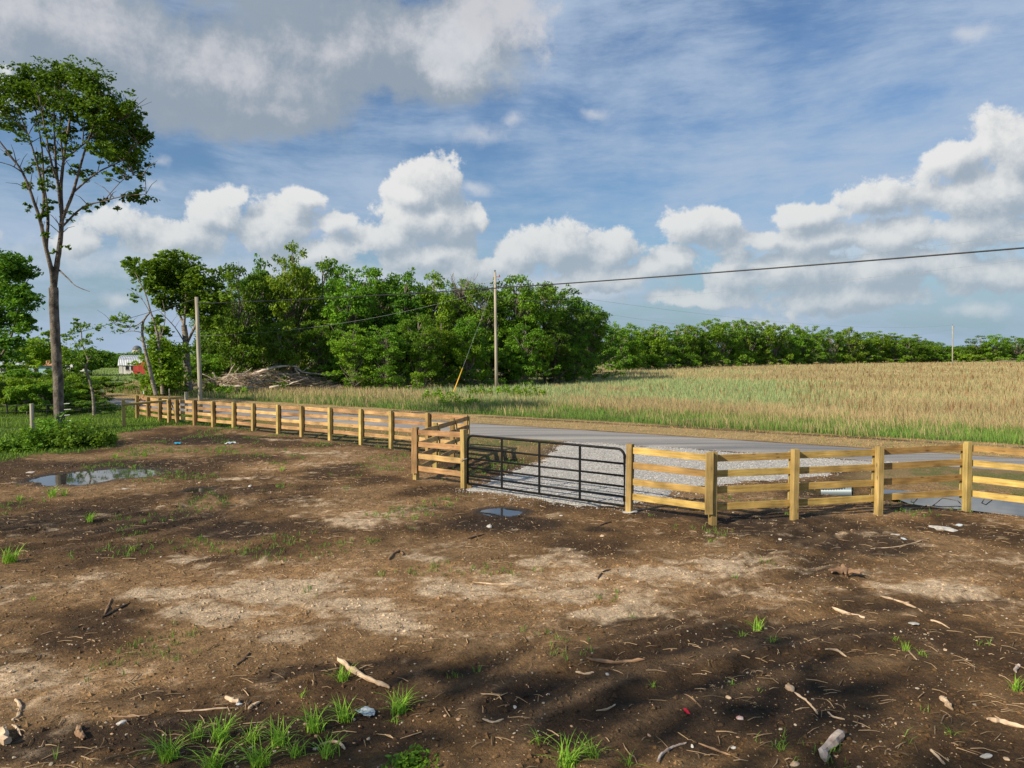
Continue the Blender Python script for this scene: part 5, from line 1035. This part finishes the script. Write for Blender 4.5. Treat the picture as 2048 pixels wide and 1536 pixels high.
STK = [([(674,1319),(700,1338),(740,1362),(782,1379)], .030, 0, 'stick', 'longest pale weathered stick lying right of the small bright tuft', .5),([(352,1424),(400,1422),(456,1417)], .010, 0, 'stick', 'long thin pale twig lying left of the two flat chips', .8),
 ([(205,1236),(225,1226),(258,1208)], .018, 2, 'stick', 'dark branch on the light soil at the left', .6),([(208,1232),(216,1214),(222,1197)], .014, 1, 'stick', 'short upright prong crossing the dark branch at the left', .5),([(474,1332),(488,1320),(501,1306)], .014, 2, 'stick', 'short dark stick on brown soil left of centre', .5),
 ([(30,1399),(41,1416),(36,1432),(24,1444)], .018, 0, 'root', 'hooked pale root at the left edge', .7),([(24,1450),(34,1458),(42,1474)], .012, 0, 'root', 'thin curled root below the hooked root', .5),([(156,1455),(158,1468),(168,1480)], .030, 1, 'wood chunk', 'bent wood chunk below the pale left soil', .6),
 ([(2,1465),(8,1478),(14,1490)], .045, 0, 'wood chunk', 'thick pale wood chunk at the left edge', .8),([(452,1396),(465,1402),(480,1408)], .022, 0, 'wood chip', 'broad flat wood chip touching the white stone', .7),([(498,1420),(508,1413),(519,1407)], .020, 0, 'wood chip', 'second flat wood chip right of the white stone', .7),
 ([(222,1433),(262,1434),(302,1430)], .010, 1, 'stick', 'long brown twig at the lower left by the white stone', .6),([(1664,1220),(1695,1228),(1730,1238)], .026, 0, 'stick', 'flat pale stick in the dark soil at right, with a split end', .4),([(1760,1194),(1805,1208),(1845,1222)], .020, 0, 'stick', 'long pale stick on the light soil at right', .6),
 ([(1174,1320),(1230,1324),(1290,1323)], .022, 1, 'stick', 'long brown stick lying level in the dark soil centre right', .6),([(1650,1301),(1672,1306),(1693,1313)], .014, 0, 'stick', 'short pale stick below the split stick', .6),([(1645,1524),(1660,1500),(1688,1474)], .050, 3, 'log', 'weathered grey-pink log piece at the lower right', .9),
 ([(1588,1386),(1610,1400),(1625,1415),(1636,1431)], .013, 0, 'root', 'pale wavy root right of the round tan stone', .5),([(1368,1390),(1385,1398),(1403,1416)], .008, 1, 'twig', 'thin curved twig above the red strip', .5),([(1192,1424),(1215,1420),(1232,1410)], .010, 0, 'twig', 'thin bent twig in the dark soil centre right', .5),
 ([(1315,1526),(1325,1510),(1345,1496),(1372,1488)], .014, 3, 'root', 'grey hooked root at the bottom centre right', .8),([(1398,1488),(1440,1504),(1484,1521)], .009, 1, 'twig', 'long thin twig right of the grey hooked root', .8),([(1810,1296),(1822,1308),(1834,1320)], .011, 0, 'twig', 'pale twig ending the diagonal tuft row', .5),
 ([(1884,1398),(1893,1408),(1905,1421)], .026, 0, 'wood chunk', 'pale wood chunk in chips at the lower right', .7),([(1975,1442),(2010,1448),(2050,1458)], .024, 0, 'stick', 'splintered pale stick at the right edge', .7),([(1860,1241),(1880,1246),(1900,1258)], .012, 0, 'twig', 'bent pale twig right of the flat white stone', .5),
 ([(1152,1345),(1170,1346),(1188,1345)], .014, 0, 'stick', 'short pale stick under the long brown stick', .6),([(934,1079),(950,1074),(968,1069)], .022, 1, 'stick', 'brown stick below the small puddle', .6),([(1200,1052),(1212,1048),(1224,1045)], .016, 2, 'stick', 'short dark stick before the gate hinge end', .6),
 ([(1742,1098),(1790,1095),(1828,1087),(1858,1077)], .013, 0, 'branch', 'long curved pale twig before the right fence', .6),([(945,1166),(985,1168),(1030,1170)], .013, 0, 'stick', 'long pale twig at the picture centre', .6),([(778,1120),(786,1110),(800,1104),(806,1112)], .024, 1, 'root', 'knotted brown root left of centre', .5),
 ([(1660,1078),(1680,1080),(1700,1083)], .010, 1, 'twig', 'thin brown twig before the second right post', .6),([(2030,1346),(2034,1336),(2040,1332)], .020, 3, 'bark', 'curled pale bark piece at the right edge', .5),([(1195,1160),(1205,1145),(1222,1140)], .012, 2, 'twig', 'dark bent twig on the light soil centre right', .5),([(480,1478),(500,1470),(530,1455)], .010, 1, 'twig', 'thin twig crossing the grass cluster', .5),
 ([(640,1492),(660,1486),(680,1490),(690,1500)], .014, 0, 'root', 'curved pale root at the lower middle', .7),([(965,1440),(985,1445),(1008,1441)], .011, 0, 'stick', 'thin pale stick by the dark rut bottom centre', .6),([(1860,1500),(1875,1515),(1890,1530)], .013, 0, 'stick', 'slanting pale stick at the bottom right', .5),([(1655,1425),(1668,1435),(1690,1440)], .010, 0, 'twig', 'small pale twig above the weathered log', .5)]
for (pl, r_, k, nm, lab, zz_) in STK:
    pts = [gp(a, b) for a, b in pl]; c0 = pts[0].copy(); n = len(pts); sp = []; rr = random.Random(int(pl[0][0]*7+pl[0][1]))
    r_ *= .8
    for j in range(n-1):
        a_, b_, c_, d_ = pts[max(j-1, 0)], pts[j], pts[j+1], pts[min(j+2, n-1)]
        for q_ in range(4):
            t = q_/4; sp.append(.5*((2*b_)+(c_-a_)*t+(2*a_-5*b_+4*c_-d_)*t*t+(3*b_-a_-3*c_+d_)*t**3))
    sp.append(pts[-1]); sp = [p-c0+Vector((rr.uniform(-1, 1)*r_*.5, rr.uniform(-1, 1)*r_*.5, r_*(.6+rr.random()*.5))) for p in sp]; m = len(sp)
    q = MB(); q.tube(sp, [r_*(.85+.3*math.sin(math.pi*min(1, (j+.8)/m)))*(.75+.5*rr.random())*(.55 if j in (0, m-1) else 1) for j in range(m)], 7, jit=.5)
    if r_ > .012 and nm in ('stick', 'branch', 'root'):
        s_ = sp[m//2]; q.tube([s_, s_+Vector((rr.uniform(-.08, .08), rr.uniform(-.08, .08), .03))], [r_*.6, r_*.25], 6)
    o = q.build(nm.replace(' ', '_'), m_stk[k]); o.location = c0; tag(o, lab, nm, 'wood pieces lying on the soil')
# root stump
p = gp(1690, 1152); q = MB(); rr = random.Random(3)
for k in range(9):
    a = k*.7+rr.random()*.5; L_ = rr.uniform(.12, .28); q.tube([(0, 0, .04), (math.cos(a)*L_*.5, math.sin(a)*L_*.5, .09+rr.uniform(-.03, .05)), (math.cos(a)*L_, math.sin(a)*L_, rr.uniform(0, .12))], [.06, .035, .015], 7, jit=.3)
o = q.build('root_stump', m_stk[1]); o.location = p; tag(o, 'knobbly brown root stump on the soil before the right fence', 'root')
# stones
def stonemat(nm, a, b): return noisy(nm, a, b, (12, 12, 12), 6, .85, .6, 45, dist=.01)
m_st = [stonemat('stone_white', (.36, .34, .30), (.56, .53, .48)), stonemat('stone_tan', (.38, .26, .16), (.62, .46, .31)), stonemat('stone_pink', (.45, .16, .14), (.70, .62, .56)), stonemat('stone_blue', (.34, .40, .44), (.54, .59, .62))]
STN = [(978,1054,.085,.6,0,1.2,'white stone in the soil just below the small puddle'),(1578,1378,.052,.9,1,1.0,'rounded tan stone at the lower right of centre'),(1456,1396,.036,.7,1,1.2,'squarish tan stone left of the rounded one'),(1478,1437,.036,.6,2,1.3,'pink and white speckled stone near the red strip'),
 (1828,1247,.075,.25,0,1.4,'flat white stone on the olive soil at right'),(1972,1514,.046,.7,0,1.2,'big white stone near the bottom right corner'),(2012,1518,.034,.6,1,1.3,'tan stone in the bottom right corner'),(1882,1059,.19,.22,0,1.7,'large flat pale slab before the right fence puddle'),(1918,1052,.07,.7,3,1.2,'small bluish white block right of the slab'),
 (1385,1494,.026,.8,0,1.1,'white pebble above the grey hooked root'),(1466,1496,.026,.8,0,1.1,'white pebble right of the thin long twig'),(1215,1347,.028,.7,0,1.1,'white pebble beside the short pale stick'),(1590,1530,.040,.6,1,1.5,'tan wedge stone at the bottom edge'),(243,1447,.036,.6,0,1.4,'white stone at the lower left on the brown twig'),
 (478,1409,.034,.6,3,1.4,'white stone wedged under the flat wood chip'),(1030,1414,.028,.8,0,1.1,'white pebble left in the bottom centre dark soil'),(1890,1300,.030,.4,1,1.4,'small tan stone on olive soil'),(1792,1070,.07,.3,0,1.6,'flat pale stone left of the slab'),(1808,1078,.05,.4,3,1.4,'small pale stone just below the flat pale one'),
 (1122,1032,.05,.5,0,1.3,'white pebble on the soil just outside the gate'),(1204,1072,.05,.5,1,1.3,'tan pebble below the gate hinge end'),(1560,1080,.05,.5,0,1.2,'pale pebble under the right fence'),(500,973,.06,.5,0,1.3,'pale pebble right of the big puddle'),(250,978,.07,.4,0,1.4,'white stone on the near side of the big puddle'),(60,945,.09,.3,0,1.5,'white stone left of the big puddle'),(400,966,.06,.9,1,1.0,'tan stone standing in the little dark puddle')]
for (px, py, s, fl_, k, elg, lab) in STN:
    p = gp(px, py); v, f, c = lumps(np.array([0.]), np.array([0.]), np.array([s]), np.array([[.5, .5, .5]]), fl_, ICO_V, ICO_F, int(px), elg, .3, z=np.array([0.])); q = MB(); q.add(v, [f]); o = q.build('stone', m_st[k]); o.location = p
    bm_ = o.modifiers.new('round', 'BEVEL'); bm_.width = s*.18; bm_.segments = 2; tag(o, lab, 'stone', 'stones on the soil')
# litter
def scrap(px, py, s, m, lab, name='litter', el=1.6):
    p = gp(px, py); rr = random.Random(px); q = MB(); vs = []; n = 4
    for j in range(n+1):
        for i in range(n+1): vs.append(((i/n-.5)*s*el+rr.uniform(-1, 1)*s*.1, (j/n-.5)*s+rr.uniform(-1, 1)*s*.1, rr.uniform(0, .35)*s))
    q.add(vs, [[(j*(n+1)+i, j*(n+1)+i+1, (j+1)*(n+1)+i+1, (j+1)*(n+1)+i) for j in range(n) for i in range(n)]]); o = q.build(name, m); o.location = p+Vector((0, 0, .005)); o.rotation_euler = (0, 0, rr.random()*3); md = o.modifiers.new('thick', 'SOLIDIFY'); md.thickness = .003; tag(o, lab, 'litter')
scrap(732, 1428, .11, mat('foil', (.26, .32, .36), .5)[0], 'crumpled pale blue litter beside the grass cluster'); scrap(355, 888, .22, m_blup, 'bright blue scrap on the soil before the left fence'); scrap(1373, 1424, .035, mat('red_plastic', (.55, .01, .03), .5)[0], 'small red strip in the dark soil bottom right of centre', el=3)
scrap(460, 888, .22, m_whp, 'white scrap on the soil before the middle of the left fence')

# ---------------------------------------------------------------- small stuff on the soil
def bits(n, y0, y1, seed, xm=.78):
    r = np.random.default_rng(seed); y = np.sqrt(r.random(n)*(y1**2-y0**2)+y0**2) if False else y0+(y1-y0)*r.random(n)**1.35; x = (r.random(n)*2-1)*(xm*y+1.0)
    k = (nearside(x, y) > 3.2) & (spoly(x, y, DRIVE) < .0) & (spoly(x, y, LAWN) < .2) & (pudf(x, y) < -.05); return x[k], y[k], r
x, y, r = bits(60000, 4.4, 30, 401); d = fbm(x*.8, y*.8, 403, 4); k = r.random(len(x)) < sstep(d, .38, .6)*.85+.15; x, y = x[k], y[k]; n = len(x); u = r.random(n)
c = np.c_[.32+.36*u, .22+.28*u, .12+.18*u]; c[u < .35] *= .45
b = MB(); o, f, cc = lumps(x, y, (.004+.010*r.random(n)**2+y*.0003), c, .4, seed=404, elong=.012+.065*r.random(n)**2.2+y*.0010, sink=.1); b.add(o, [f], cc); tag(b.build('wood_chips', m_bits), 'tiny pale wood chips strewn over the bare soil', 'wood chips', kind='stuff')
x, y, r = bits(11000, 4.4, 28, 411); d = fbm(x*.9, y*.9, 413, 4); k = r.random(len(x)) < sstep(d, .42, .62)*.8+.2; x, y = x[k], y[k]; n = len(x); u = r.random(n); c = np.c_[.26+.32*u, .22+.28*u, .16+.24*u]; c[u > .6] *= (.8, .62, .48)
b = MB(); o, f, cc = lumps(x, y, .005+.016*r.random(n)**3+y*.0003, c, .6, ICO_V, ICO_F, seed=414); b.add(o, [f], cc); tag(b.build('pebbles', m_bits), 'small pale pebbles scattered over the bare soil', 'pebbles', kind='stuff')
x, y, r = bits(42000, 4.4, 24, 421); n = len(x); c = soil(x, y)*(.75+.4*r.random(n))[:, None]
b = MB(); o, f, cc = lumps(x, y, .006+.026*r.random(n)**5+y*.0003, c, .7, seed=424); b.add(o, [f], cc); tag(b.build('soil_crumbs', m_bits), 'loose crumbs and clods of the bare soil', 'soil crumbs', kind='stuff')
x, y, r = bits(4600, 4.4, 26, 431); q = MB(); rr = random.Random(6); zz_ = zfun(x, y); d = fbm(x*.7, y*.7, 433, 3)
for i in range(len(x)):
    if d[i] < .47 and rr.random() < .7: continue
    a = rr.gauss(0, .9)+(.3 if rr.random() < .5 else 2.9); L_ = rr.uniform(.04, .20)*(1+y[i]*.02); w_ = rr.uniform(-.3, .3)*L_*(rr.random()**1.5); r_ = rr.uniform(.002, .0048)+y[i]*.00012; g_ = rr.random()
    p0 = Vector((x[i], y[i], zz_[i]+.008)); dr_ = Vector((math.cos(a), math.sin(a), 0)); n_ = Vector((-dr_.y, dr_.x, 0))
    q.tube([p0-dr_*L_*.5, p0+n_*w_*.6+Vector((0, 0, .01)), p0+dr_*L_*.5+n_*w_*.2], [r_, r_*.9, r_*.5], 4, cap=False, c=(.15+.32*g_, .10+.23*g_, .055+.14*g_))
tag(q.build('fine_twigs', m_bits), 'fine broken twigs and rootlets strewn over the bare soil', 'twigs', kind='stuff')
for e_, L_ in ((fl, (*C_, 0)), (fr, (*G_, 0)), (ga, ((gL[0]+gR[0])/2, (gL[1]+gR[1])/2, 0)), (hb, tuple(p0_hb)), (wf, tuple(wp[1]))):
    L_ = Vector(L_); e_.location = L_
    for ch in e_.children: ch.location = ch.location-L_
bpy.context.view_layer.update()
